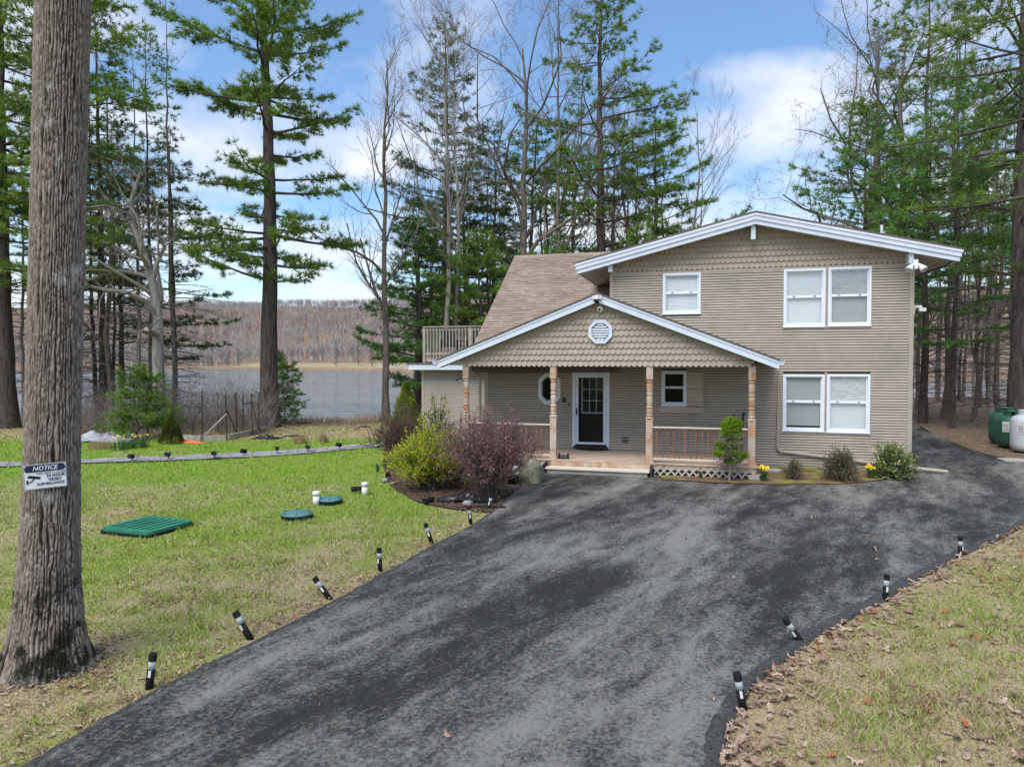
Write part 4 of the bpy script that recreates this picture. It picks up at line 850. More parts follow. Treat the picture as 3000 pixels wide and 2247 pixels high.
p = gz(2270, 1396); o = MB().lathe([(.24, 0), (.25, .05), (.20, .07), (.001, .07)], 18).build('stepping_stone', m_concrete); o.location = (p[0], p[1]+.6, .05); tag(o, 'flat round grey stone behind the left daffodils', 'stone')
bk = empty('hand_truck', (0.80, 20.6, .37)); tag(bk, 'dark folded cart handle leaning behind the porch rail at right', 'cart')
MB().tube([(-.16, .9, 0.0), (-.16, 1.15, 1.05), (-.12, 1.17, 1.16), (-.06, 1.17, 1.16), (-.02, 1.15, 1.05), (-.02, .9, 0)], .02, 8).build('handle', m_black, bk)
MB().tube([(.12, .85, .0), (.16, 1.05, 1.1), (.2, 1.1, 1.25)], .035, 8).build('pole', m_iron, bk); MB().box(-.2, .25, .7, 1.0, 0, .12).build('base', m_black, bk)
# propane tanks
def tank(x, depth, r, H, mat, label, z=0.0):
    b = at(x, depth); e = empty('propane_tank', (b[0], b[1], 0)); tag(e, label, 'propane tank')
    MB().lathe([(r*.75, .06), (r*.97, .16), (r, .30), (r, H*.70), (r*.96, H*.78), (r*.80, H*.85), (r*.45, H*.885), (.001, H*.89)], 32).build('body', mat, e, True)
    MB().lathe([(r*.72, 0), (r*.70, .12)], 24).build('foot_ring', m_iron, e); n = 24; cm = MB()
    for i in range(n):
        if i % 8 in (0, 1): continue
        a0, a1 = 2*PI*i/n, 2*PI*(i+1)/n; q = []
        for a in (a0, a1):
            for rr in (r*.50, r*.53): q.append((rr*math.cos(a), rr*math.sin(a)))
        cm.prism([q[0], q[1], q[3], q[2]], 'z', H*.87, H*.985)
    MB().tube([(0, 0, H*.98), (0, 0, H*1.0)], [r*.55, r*.52], 24).build('dome_cap', mat, e)
    cm.build('collar', mat, e)
    ang = math.atan2(-b[1], -b[0]); MB().box(-.11, .11, -.004, .004, H*.45, H*.72).build('warning_label', m_sign, e); s = e.children[-1]; a = ang-.35; s.location = (math.cos(a)*(r+.003), math.sin(a)*(r+.003), 0); s.rotation_euler = (0, 0, a+PI/2)
    for k in range(5): MB().box(-.08+.0, .08-.02*(k % 2), -.0015, .0015, H*.49+k*.05, H*.49+k*.05+.012).build('label_line', m_iron, s).location = (0, -.0065, 0)
    return e
tank(2946, 26.6, .50, 1.40, m_tankgreen, 'green propane tank behind the other green one, partly hidden'); tank(2968, 25.4, .50, 1.36, m_tankgreen, 'front green propane tank next to the white one'); tank(3012, 24.2, .48, 1.46, m_tankwhite, 'white propane tank at the right edge of the picture')
p = gz(2985, 1352); o = MB().box(-.9, .7, -.35, .35, -.02, .06).build('concrete_pad', m_concrete); o.location = (p[0]+.4, p[1], 0); tag(o, 'low concrete slab in front of the propane tanks', 'slab')

# ================================================================== TREES
def unit(v): return v/(np.linalg.norm(v, axis=-1, keepdims=True)+1e-9)
def tuft_templates(nv, m, wid, spread, seed, up=0.15):
    r = np.random.default_rng(seed); out = []
    for _ in range(nv):
        d = unit(np.c_[r.normal(.75, .35, m), r.normal(0, spread, m), r.normal(up, spread*.8, m)]); L = (.55+.45*r.random(m))[:, None]
        w = unit(np.cross(d, r.normal(0, 1, (m, 3))))*wid*.5; b = d*.06*r.random((m, 1))
        out.append(np.stack([b-w, b+w, d*L], 1))
    return np.array(out)                                  # nv, m, 3, 3
def place_tufts(T, pos, dirs, scale, seed):
    r = np.random.default_rng(seed); n = len(pos); d = unit(dirs); up = unit(np.array([0, 0, 1.])+r.normal(0, .25, (n, 3)))
    y = unit(np.cross(up, d)); z = np.cross(d, y); Rm = np.stack([d, y, z], -1)          # columns
    t = T[r.integers(0, len(T), n)]; V = np.einsum('nij,nmkj->nmki', Rm, t)*scale[:, None, None, None]+pos[:, None, None, :]
    V = V.reshape(-1, 3); return V, np.arange(len(V)).reshape(-1, 3)
T_PINE = tuft_templates(12, 12, .085, .65, 1); T_SMALL = tuft_templates(8, 9, .12, .6, 2)
def wob(n, amp, r): w = np.cumsum(r.normal(0, 1, (n, 2)), 0); w -= np.linspace(0, 1, n)[:, None]*w[-1]*.6; return w*amp
def pine(name, H, r0, crown, spread, seed, bark=None, needles=None, dead=None, whorl=.85, tuft=.30, dens=1.0, lean=(0, 0), droop=.0, skip=.12, top=.06, upturn=.12, z0=-.25, profile=None, twigmat=None):
    r = np.random.default_rng(seed); e = empty(name); bark = bark or m_bark_pine; needles = needles or m_needle
    n = 22; zt = np.linspace(z0, H, n); w = wob(n, .04, r); tx = w[:, 0]+np.array([lean[0]])*(np.clip(zt, 0, H)/H)**1.3; ty = w[:, 1]+lean[1]*(np.clip(zt, 0, H)/H)**1.3; tx -= tx[0]; ty -= ty[0]
    rad = r0*(1-.93*(np.clip(zt, 0, H)/H)**.9); rad[0] *= 1.28; rad[1] *= 1.05
    tb = Tubes(); tb.add(np.c_[tx, ty, zt], np.maximum(rad, .015), 12); link('trunk', tb.mesh('trunk'), bark, e, smooth=True)
    br = Tubes(); P, D, S = [], [], []
    def axis(z): return np.array([np.interp(z, zt, tx), np.interp(z, zt, ty), z]), np.interp(z, zt, rad)
    if dead:                                               # bare lower limbs
        z = dead
        while z < crown+1.0:
            for _ in range(r.integers(1, 4)):
                a = r.random()*2*PI; L = spread*(.3+.7*r.random()); p0, rr = axis(z+r.normal(0, .1)); m = 6; s = np.linspace(0, 1, m); el = r.normal(.0, .18)
                d = np.array([math.cos(a), math.sin(a), el]); pts = p0+d*s[:, None]*L; pts[:, 2] += -.12*L*s**2+.05*L*r.normal()*s; pts[:, :2] += r.normal(0, .03*L, (m, 2))*s[:, None]
                br.add(pts, np.maximum(.02*(1-s)+.006, .006)*min(1.3, .4+L*.3), 3)
                for _k in range(int(4+L*4)):
                    q = r.uniform(.2, .98); b = np.array([np.interp(q, s, pts[:, j]) for j in range(3)]); aa = a+r.choice([-1, 1])*r.uniform(.4, 1.1); ll = L*.3*r.uniform(.3, 1.1)
                    e2 = b+np.array([math.cos(aa), math.sin(aa), r.normal(-.1, .25)])*ll; br.add(np.array([b, (b+e2)/2+r.normal(0, .03, 3), e2]), [.007, .006, .003], 3)
            z += whorl*r.uniform(.3, .7)
    z = crown
    while z < H-.15:
        t = (z-crown)/(H-crown); prof = profile(t) if profile else (min(1, .55+t*1.6) if t < .28 else (1-t)**.75*1.28+top)
        nb = r.integers(3, 6)
        a0 = r.random()*2*PI
        for k in range(nb):
            if r.random() < skip: continue
            L = spread*prof*r.uniform(.55, 1.12)
            if L < .25: L = .25
            a = a0+2*PI*k/nb+r.normal(0, .25); p0, rr = axis(min(z+r.normal(0, .18), H-.1)); m = 7; s = np.linspace(0, 1, m)
            el = r.normal(.10+.5*t**3, .12)-droop*(1-t); d = np.array([math.cos(a), math.sin(a), 0])
            pts = p0+d*(s*L)[:, None]; pts[:, 2] += el*L*s-.10*L*s*(1-t)+upturn*L*s**3*(.5+r.random()); pts[1:, :2] += np.cumsum(r.normal(0, .018*L, (m-1, 2)), 0)
            br.add(pts, np.maximum(np.minimum(rr*.42, .012+.016*L)*(1-s*.88), .006), 4)
            start = .22 if L > 1.2 else .05; nt_ = max(3, int(L*4.4*dens))
            qs = np.sort(r.uniform(start, 1.0, nt_)); side = 1
            for q in qs:
                b = np.array([np.interp(q, s, pts[:, j]) for j in range(3)]); side = -side; ll = (.42*L*(1.08-q)+.24)*r.uniform(.5, 1.15)
                aa = a+side*r.uniform(.45, 1.05); dd = np.array([math.cos(aa), math.sin(aa), r.normal(.08, .10)]); e2 = b+dd*ll
                br.add(np.array([b, (b+e2)/2+r.normal(0, .02, 3), e2]), [.010, .008, .004], 3)
                c = max(2, int(ll/(.15/dens)+1)); u = r.uniform(.2, 1.0, c)[:, None]; P.append(b+(e2-b)*u+r.normal(0, .05, (c, 3))); D.append(np.repeat(dd[None]+[[0, 0, .15]], c, 0)+r.normal(0, .3, (c, 3))); S.append(tuft*r.uniform(.7, 1.25, c))
            P.append(pts[-1:]); D.append(unit(pts[-1:]-pts[-2:-1])+[[0, 0, .2]]); S.append(np.array([tuft*1.15]))
        z += whorl*r.uniform(.65, 1.3)*(1 if t < .7 else .6)
    link('branches', br.mesh('branches'), twigmat or bark, e)
    V, Fc = place_tufts(T_PINE, np.concatenate(P), np.concatenate(D), np.concatenate(S), seed); link('needles', np_mesh('needles', V, Fc), needles, e); return e
def bare_tree(name, H, r0, seed, fork=None, wiggle=.10, levels=4, bark=None, spread=1.0, low=.3, path=None, twig=None, nlimb=11, upb=.06, ang=(.5, 1.0), minr=.006):
    r = np.random.default_rng(seed); e = empty(name); big, tw = Tubes(), Tubes()
    def grow(p, d, L, rd, lev):
        m = 8 if lev == 0 else (6 if lev == 1 else (5 if lev == 2 else 4)); pts = [p]; dd = d.copy()
        for i in range(m-1): dd = unit(dd+r.normal(0, wiggle*(1+.5*lev), 3)+np.array([0, 0, upb*(lev > 0)])); pts.append(pts[-1]+dd*L/(m-1))
        pts = np.array(pts); s = np.linspace(0, 1, m); rr = np.maximum(rd*(1-s*(.72 if lev < 2 else .85)), minr*.6)
        (big if lev < 2 else tw).add(pts, rr, 8 if lev == 0 else (5 if lev == 1 else 3)); branch(pts, rr, L, lev)
    def branch(pts, rr, L, lev):
        if lev >= levels: return
        m = len(pts); s = np.linspace(0, 1, m); nc = nlimb if lev == 0 else ([0, 6, 5, 4, 3][min(lev, 4)]); lo = low if lev == 0 else .22
        for k in range(nc):
            t = lo+(1-lo)*(k+r.random())/nc; p = np.array([np.interp(t, s, pts[:, j]) for j in range(3)]); i = min(int(t*(m-1)), m-2); ax = unit(pts[i+1]-pts[i])
            sd_ = unit(np.cross(ax, r.normal(0, 1, 3))); a = r.uniform(*ang)*(1 if lev else 1.0); dd = unit(ax*math.cos(a)+sd_*math.sin(a))
            LL_ = L*(r.uniform(.26, .46)*(1.25-.75*t) if lev == 0 else r.uniform(.32, .62)*(1.15-.5*t))*(spread if lev == 0 else 1); grow(p, dd, LL_, max(np.interp(t, s, rr)*r.uniform(.45, .7), minr), lev+1)
    if path is not None:
        pts = np.array(path, float); m = len(pts); rr = r0*(1-np.linspace(0, 1, m)*.78); rr[0] *= 1.25; big.add(pts, rr, 10); branch(pts, rr, H, 0)
    else:
        m = 12; s = np.linspace(0, 1, m); w = wob(m, .10, r); pts = np.c_[w[:, 0], w[:, 1], s*H-.2]; pts[:, :2] -= pts[0, :2]; rr = r0*(1-s*.85); rr[0] *= 1.3; big.add(pts, rr, 10); branch(pts, rr, H, 0)
    link('trunk', big.mesh('trunk'), bark or m_bark_gray, e, smooth=True); link('twigs', tw.mesh('twigs'), twig or m_twig, e); return e
def put(o, x, depth, label, cat='tree', group=None, rz=0.0, s=1.0, z=None):
    b = at(x, depth); b[2] = zg(b) if z is None else z; o.location = tuple(b); o.rotation_euler = (0, 0, rz); o.scale = (s, s, s); return tag(o, label, cat, group)
# --- the tall white pine left of centre
def prof_main(t): return (.62+.5*t if t < .45 else .85*(1-(t-.45)/.55)**.6+.12)
put(pine('white_pine', 27.5, .46, 7.0, 6.2, 11, whorl=.80, tuft=.36, dens=1.15, skip=.22, profile=prof_main), 786, 33.6, 'tall white pine by the lake with green branches in tiers, left of the house', rz=.4)
# --- pines behind the house
put(pine('white_pine', 26, .42, 7.5, 6.0, 21, whorl=1.0, tuft=.34, skip=.30, needles=m_needle, dead=4.0), 1760, 41, 'tallest dark pine behind the house, rising out of the picture above the ridge', rz=1.0)
put(pine('white_pine', 17.5, .27, 6.0, 5.2, 22, whorl=.9, tuft=.34, skip=.25, dead=4.0), 1915, 40, 'broad leaning pine just left of the upper gable', rz=2.0, z=None)
put(pine('white_pine', 18, .24, 5.0, 4.4, 23, whorl=.85, tuft=.33, skip=.25, needles=m_needle_y, lean=(.6, 0)), 1545, 43, 'bright green pine behind the left end of the roof ridge', rz=.2)
put(pine('white_pine', 16.5, .22, 4.5, 4.2, 24, whorl=.9, tuft=.33, skip=.28, needles=m_needle_y), 1600, 46, 'slim green pine right of the rooster vane', rz=4.0)
put(pine('white_pine', 23, .26, 3.0, 4.2, 25, whorl=.75, tuft=.30, skip=.2, needles=m_needle_d, top=.10), 1310, 42, 'narrow dark pine with a pointed top behind the balcony', rz=3.1)
put(pine('white_pine', 12, .2, .8, 4.0, 26, whorl=.6, tuft=.34, skip=.08, needles=m_needle_y), 1225, 40.5, 'low bushy pine at the water left of the balcony', rz=5.1)
put(pine('white_pine', 10, .2, .8, 4.4, 27, whorl=.55, tuft=.34, skip=.08, needles=m_needle), 1400, 39, 'low bushy pine directly behind the balcony', rz=1.7)
# --- right side pines
put(pine('white_pine', 16.5, .22, 4.0, 5.2, 31, whorl=.7, tuft=.32, skip=.12, needles=m_needle_y), 2520, 38, 'young green pine above the right end of the gable', rz=.6)
put(pine('white_pine', 25, .34, 8, 5.0, 32, whorl=1.2, tuft=.32, skip=.45, needles=m_needle_d, dead=3.0), 2560, 47, 'dark old pine behind the young green one above the gable', rz=2.3)
put(pine('white_pine', 24, .20, 7, 5.0, 33, whorl=1.1, tuft=.32, skip=.4, needles=m_needle, dead=2.0), 2705, 36, 'tall pine rising just right of the house corner', rz=4.4)
put(pine('white_pine', 17, .14, 4, 4.8, 34, whorl=.8, tuft=.32, skip=.2, needles=m_needle_y, dead=1.5), 2790, 33, 'green pine between the house corner and the big right trunk', rz=.9)
put(pine('white_pine', 25, .40, 6.5, 5.5, 35, whorl=1.1, tuft=.32, skip=.5, dens=.8, needles=m_needle_d, dead=1.5), 2992, 27.5, 'big dark pine trunk at the right edge behind the propane tanks', rz=2.9)
put(pine('white_pine', 22, .3, 7.0, 5.8, 36, whorl=1.4, tuft=.30, skip=.5, dens=.7, needles=m_needle), 3120, 21, 'overhanging pine whose boughs reach in at the upper right corner', rz=.3)
# --- left side pines
put(pine('white_pine', 25, .45, 5.5, 5.0, 41, whorl=.8, tuft=.36, skip=.15, needles=m_needle), 20, 33.0, 'thick pine at the left edge behind the big foreground trunk', rz=1.2)
put(pine('white_pine', 21, .25, 7, 5.0, 42, whorl=.9, tuft=.34, skip=.2, needles=m_needle_d, dead=2.0), 300, 36, 'dark pine just right of the big foreground trunk', rz=3.0)
put(pine('white_pine', 17, .20, 6, 4.2, 43, whorl=.9, tuft=.33, skip=.25, needles=m_needle_d, dead=1.5), 352, 40, 'thin dark pine behind the dead tree', rz=5.0)
put(pine('white_pine', 16.5, .17, 4.0, 3.8, 44, whorl=.9, tuft=.32, skip=.25, needles=m_needle_d, dead=1.5), 512, 39, 'slim pine between the dead tree and the tall white pine', rz=2.0)
put(pine('white_pine', 22, .3, 7, 5.0, 45, whorl=.85, tuft=.34, skip=.15, needles=m_needle), 190, 30, 'pine hidden behind the foreground trunk with boughs showing to its right', rz=2.6)
# --- bare trees
dead = bare_tree('dead_tree', 11.5, .30, 51, wiggle=.17, levels=4, bark=m_bark_pale, spread=.95, low=.28, path=[(0, 0, -.2), (.0, 0, 1.5), (-.05, 0, 3.2), (-.1, .1, 5.0), (-.35, .1, 6.6), (-.75, .1, 7.8), (-1.2, .0, 9.0), (-1.35, 0, 10.2), (-1.0, .2, 11.5)], nlimb=16, ang=(.6, 1.25), upb=-.02)
put(dead, 466, 31.2, 'crooked pale dead tree beside the garden fence')
put(bare_tree('bare_tree', 19, .20, 52, levels=4, spread=.75, low=.25, nlimb=15, ang=(.35, .8), upb=.10), 1130, 37.5, 'slender leafless tree standing alone before the water left of the house')
put(bare_tree('bare_tree', 21, .19, 53, levels=4, bark=m_bark_pale, spread=.8, low=.35, nlimb=14, ang=(.3, .7), upb=.12), 1306, 38.5, 'pale-barked leafless tree behind the balcony, left of a pair')
put(bare_tree('bare_tree', 20, .17, 54, levels=4, bark=m_bark_pale, spread=.85, low=.35, nlimb=13, ang=(.3, .75), upb=.12), 1330, 39.0, 'pale-barked leafless tree behind the balcony, right of a pair')
put(bare_tree('bare_tree', 22, .20, 55, levels=4, bark=m_bark_gray, spread=.9, low=.3, nlimb=14, ang=(.3, .75), upb=.12), 1628, 40, 'grey leafless tree behind the roof ridge with a fanning crown')
put(bare_tree('bare_tree', 18, .17, 56, levels=4, bark=m_bark_gray, spread=.9, low=.3, nlimb=13, ang=(.3, .75), upb=.10), 1825, 42, 'thin leafless tree between the tall pine and the broad leaning pine')
put(bare_tree('bare_tree', 22, .36, 57, levels=4, bark=m_bark_gray, spread=1.25, low=.30, nlimb=15, ang=(.75, 1.25), upb=.09, wiggle=.2, minr=.010), 2555, 43.5, 'large leafless oak whose curling limbs spread over the sky above the gable')
put(bare_tree('bare_tree', 15, .14, 58, levels=4, bark=m_bark_gray, spread=.9, low=.2, nlimb=13, ang=(.35, .8), upb=.10), 1440, 44, 'small leafless tree behind the roof rake')
put(bare_tree('bare_tree', 17, .16, 59, levels=4, bark=m_bark_gray, spread=.9, low=.2, nlimb=14, ang=(.4, .9), upb=.05), 320, 35, 'grey leaning leafless tree left of the dead tree')
# --- the big foreground trunk, bark relief modelled
def oak_trunk():
    base = gz(138, 1955); e = empty('oak_tree', (base[0], base[1], 0)); tag(e, 'huge grey furrowed tree trunk in the left foreground carrying the notice sign', 'tree')
    nz_, na = 470, 240; z = np.linspace(-.15, 8.2, nz_); aoff = math.atan2(base[1], base[0]); a = np.arange(na)*2*PI/na; A, Z = np.meshgrid(a, z); Zc = np.clip(Z, 0, 9)
    R = .232+.012*(1-Zc/6.6)+.165*np.exp(-Zc/.62)+.05*np.exp(-Zc/.12)
    R *= 1+.07*np.sin(A*5+.6)*np.exp(-Zc/.6)+.025*np.sin(A*2+Z*.4)
    c = A/(2*PI)*56+vnoise(A*3.0+40, Z*.8)*1.6+vnoise(A*9+4, Z*5)*1.0
    ridge = np.abs((c % 1.0)-.5)*2
    plates = np.abs(((Z*5.0+vnoise(A*8, Z*1.5+9)*5+np.floor(c)*.618) % 1.0)-.5)*2
    fine = fbm(A*22, Z*16, 4)
    rel = np.minimum(sstep(.08, .50, ridge), .25+.75*sstep(0.03, .26, plates))
    R = R+.020*(rel-.6)+.022*(fine-.45)+.012*(fbm(A*5, Z*5, 3)-.45)
    sh = .29*Zc/6.6; V = np.stack([R*np.cos(A+aoff)+sh*Rv[0], R*np.sin(A+aoff)+sh*Rv[1], Z], -1).reshape(-1, 3)
    i = np.arange(nz_-1)[:, None]*na; j = np.arange(na)[None]; j2 = (j+1) % na
    me = np_mesh('trunk', V, np.stack([i+j, i+j2, i+na+j2, i+na+j], -1).reshape(-1, 4))
    m, nt, nd, lk, b = new_mat('oak_trunk_bark'); co = nd.new('ShaderNodeTexCoord').outputs['Object']
    at_ = me.attributes.new('crest', 'FLOAT', 'POINT'); at_.data.foreach_set('value', rel.ravel().astype(np.float32))
    an = nd.new('ShaderNodeAttribute'); an.attribute_name = 'crest'
    cst = mix_col(nt, ramp(nt, noise(nt, 26, 6, .7, vec=co, stretch=(1, 1, .5)), .3, .7), (.17, .13, .10), (.40, .34, .285))
    c_ = mix_col(nt, an.outputs['Fac'], (.035, .027, .021), cst)
    c_ = mix_col(nt, ramp(nt, noise(nt, 3.2, 6, .7, vec=co), .58, .68), c_, (.42, .40, .36))             # lichen
    sp_ = nd.new('ShaderNodeSeparateXYZ'); lk.new(co, sp_.inputs[0]); lowz = ramp(nt, sp_.outputs[2], 1.15, .75)
    mm = nd.new('ShaderNodeMath'); mm.operation = 'MULTIPLY'; lk.new(lowz, mm.inputs[0]); lk.new(ramp(nt, noise(nt, 2.6, 8, .75, vec=co), .47, .55), mm.inputs[1])
    c_ = mix_col(nt, mm.outputs[0], c_, (.022, .022, .015))                                              # black moss patches at the foot
    lk.new(c_, b.inputs['Base Color']); b.inputs['Roughness'].default_value = .95; b.inputs['Specular IOR Level'].default_value = .15
    lk.new(bump(nt, noise(nt, 55, 6, .7, vec=co, stretch=(1, 1, .4)), .7, .012), b.inputs['Normal'])
    link('trunk', me, m, e, smooth=True)
    # upper fork and limbs above the frame
    tb = Tubes(); r = np.random.default_rng(5)
    for k in range(4):
        a0 = k*1.57+.3; L = r.uniform(4, 7); p = np.array([.06, 0, 7.2+.12*k]); pts = [p]; d = unit(np.array([math.cos(a0), math.sin(a0), .9]))
        for q in range(6): d = unit(d+r.normal(0, .15, 3)+[0, 0, .03]); pts.append(pts[-1]+d*L/6)
        tb.add(pts, np.linspace(.16, .03, 7), 7)
        for q in range(10):
            b0 = pts[r.integers(2, 7)]; d2 = unit(r.normal(0, 1, 3)+[0, 0, .4]); tb.add([b0, b0+d2*.8, b0+d2*1.5+r.normal(0, .2, 3)], [.03, .018, .006], 4)
    link('limbs', tb.mesh('limbs'), m_bark_gray, e, smooth=True); return e
oak = oak_trunk()
# notice sign nailed to the trunk
c0 = gz(133, 1394, .0); bp = np.array([oak.location.x, oak.location.y, 0]); tocam = unit(-bp); dpt = np.linalg.norm(bp)-.335
d_ = ray(133, 1394); ctr = Cv+d_*(dpt/np.linalg.norm(d_[:2])); sgn = empty('notice_sign', tuple(ctr), math.atan2(tocam[1], tocam[0])+PI/2+.04); tag(sgn, 'white and navy NOTICE video surveillance sign nailed to the big trunk', 'sign')
sgn.rotation_euler = (math.radians(-3), math.radians(-2), sgn.rotation_euler.z)
SWd, SHt = .40, .268; sgn.scale = (.88, 1, .9)
MB().prism(rrect(SWd/2, SHt/2, .012, 3), 'y', 0, .006).build('board', m_sign, sgn)
MB().prism([(p[0], p[1]+.086) for p in rrect(SWd/2-.012, .036, .03, 5)], 'y', -.002, -.0005).build('header_band', m_navy, sgn)
ring(MB(), rrect(SWd/2-.004, SHt/2-.004, .010, 3), rrect(SWd/2-.008, SHt/2-.008, .008, 3), -.0015, -.0003).build('border', m_navy, sgn)
def text(body, x, z, size, mat, parent, align='CENTER', shear=0.0, bold=0.0, name='lettering'):
    cu = bpy.data.curves.new('t', 'FONT'); cu.body = body; cu.size = size; cu.align_x = align; cu.align_y = 'CENTER'; cu.shear = shear; cu.offset = bold; cu.extrude = .0006; cu.resolution_u = 2
    o = bpy.data.objects.new('t', cu); col.objects.link(o); dg = bpy.context.evaluated_depsgraph_get(); me = bpy.data.meshes.new_from_object(o.evaluated_get(dg)); bpy.data.objects.remove(o); bpy.data.curves.remove(cu)
    me.materials.clear(); q = link(name, me, mat, parent, (x, -.0035, z)); q.rotation_euler = (PI/2, 0, 0); return q
text('NOTICE', 0, .086, .062, m_sign, sgn, shear=.2, bold=.0012)
text('THIS AREA IS UNDER', .055, .032, .030, m_navy, sgn); text('24 HOUR', .095, .0, .042, m_navy, sgn, bold=.0010); text('VIDEO', .085, -.042, .042, m_navy, sgn, bold=.0010); text('SURVEILLANCE', .045, -.082, .038, m_navy, sgn, bold=.0010)
MB().prism([(-.165, -.005), (-.155, .022), (-.045, -.004), (-.05, -.03)], 'y', -.003, -.0005).prism([(-.14, -.055), (-.128, -.055), (-.10, -.022), (-.112, -.018)], 'y', -.003, -.0005).box(-.175, -.160, -.003, -.0005, -.075, -.03).prism([(-.165, -.06), (-.165, -.05), (-.13, -.045), (-.13, -.055)], 'y', -.003, -.0005).build('camera_symbol', m_black, sgn)

# ================================================================== SHRUBS AND SMALL PLANTS
T_LEAF = None
def leaf_cloud(pos, size, seed, aspect=.5, flat_=0.0):
    r = np.random.default_rng(seed); n = len(pos); d = unit(r.normal(0, 1, (n, 3))*[1, 1, 1-flat_]); w = unit(np.cross(d, r.normal(0, 1, (n, 3)))); s = size*r.uniform(.6, 1.3, n)[:, None]
    V = np.stack([pos-d*s*.5, pos+w*s*aspect*.5, pos+d*s*.5, pos-w*s*aspect*.5], 1).reshape(-1, 3); return np_mesh('leaves', V, np.arange(n*4).reshape(-1, 4))
def twig_shrub(name, base, H, W, seed, leafmat, nstem=60, nside=7, lsize=.035, nleaf=9, label='', cat='shrub', base_r=.22, leaf_from=.3, stemmat=None, droop=.25, fan=1.0, dropside=None):
    r = np.random.default_rng(seed); e = empty(name, tuple(base)); tag(e, label, cat); tb = Tubes(); P = []
    for k in range(nstem):
        a = r.random()*2*PI; rr = math.sqrt(r.random()); out = rr*W/2*fan; p0 = np.array([math.cos(a)*base_r*rr, math.sin(a)*base_r*rr, -.03]); h = H*(1-.42*rr**2)*r.uniform(.72, 1.06); m = 7; s = np.linspace(0, 1, m)
        ex = np.array([math.cos(a)*out, math.sin(a)*out]); pts = np.zeros((m, 3)); pts[:, :2] = p0[:2]+ex*(s**1.5)[:, None]; pts[:, 2] = h*(s**.85)-droop*h*rr*s**4; pts[1:] += np.cumsum(r.normal(0, .018*H, (m-1, 3)), 0)
        tb.add(pts, .009*(1-s*.75), 3)
        for q in range(nside):
            t = r.uniform(.25, 1.0); b = np.array([np.interp(t, s, pts[:, j]) for j in range(3)]); d = unit(unit(pts[-1]-pts[0])*.6+r.normal(0, .6, 3)+[0, 0, .2]); L = H*r.uniform(.08, .22); e2 = b+d*L
            tb.add([b, b+d*L*.5+r.normal(0, .012, 3), e2], [.005, .004, .002], 3)
            if t > leaf_from*.7: u = r.random((nleaf, 1)); P.append(b+(e2-b)*u+r.normal(0, .012, (nleaf, 3)))
        t = r.uniform(leaf_from, 1, nleaf); P.append(np.stack([np.interp(t, s, pts[:, j]) for j in range(3)], -1)+r.normal(0, .012, (nleaf, 3)))
    link('stems', tb.mesh('stems'), stemmat or m_stem, e); link('leaves', leaf_cloud(np.concatenate(P), lsize, seed), leafmat, e); return e
twig_shrub('barberry_bush', gz(1432, 1462), 2.2, 2.15, 61, m_barberry, 190, 13, .036, 8, 'large leggy barberry bush with pinkish red leaves beside the drive', leaf_from=.5, droop=.15, base_r=.2)
twig_shrub('forsythia_bush', gz(1258, 1436), 1.75, 1.75, 62, m_forsythia, 150, 12, .044, 13, 'bright yellow-green leafy bush left of the pink barberry', leaf_from=.2, droop=.35)
twig_shrub('dark_barberry', gz(1182, 1370), 1.85, 1.75, 63, m_barb_dark, 130, 12, .034, 11, 'dark reddish brown twiggy bush at the left end of the bed', leaf_from=.3)
twig_shrub('dark_barberry', gz(1330, 1425), 1.5, 1.4, 64, m_barb_dark, 60, 8, .030, 5, 'low dark twigs between the yellow-green and the pink bush', leaf_from=.3)
def cone_spruce(base, H, W, seed, label, mat=None):
    r = np.random.default_rng(seed); e = empty('dwarf_spruce', tuple(base)); tag(e, label, 'shrub')
    tb = Tubes(); tb.add([(0, 0, -.05), (0, 0, H*.9)], [.05, .01], 6); link('trunk', tb.mesh('trunk'), m_stem, e)
    n = int(2600*H*W); t = r.random(n)**.75*1.0; z = H*(1-t)*.97+.06; rad = W/2*(t**.85+.03)*(1+.10*np.sin(z*11+r.random()))*r.uniform(.80, 1.04, n); rad *= np.where(z < .25*H, .82+.18*z/(.25*H), 1); a = r.random(n)*2*PI; a2 = vnoise(a*3, z*6)
    rad *= .86+.28*a2; pos = np.c_[np.cos(a)*rad, np.sin(a)*rad, z]; d = np.c_[np.cos(a), np.sin(a), .55+0*a]+r.normal(0, .3, (n, 3)); V, Fc = place_tufts(T_SMALL, pos, d, np.full(n, .075)*r.uniform(.7, 1.3, n), seed); link('needles', np_mesh('needles', V, Fc), mat or m_spruce, e); return e
b = at(1190, 23.2); cone_spruce((b[0], b[1], 0), 2.45, 1.5, 71, 'tall cone-shaped dwarf spruce behind the dark bush at the house corner')
b = gz(502, 1300); cone_spruce((b[0], b[1], zg(b)), .95, .95, 72, 'small cone-shaped dwarf spruce in front of the garden fence', leafy('spruce_dark', (.03, .05, .008), (.13, .15, .02), None, 3))
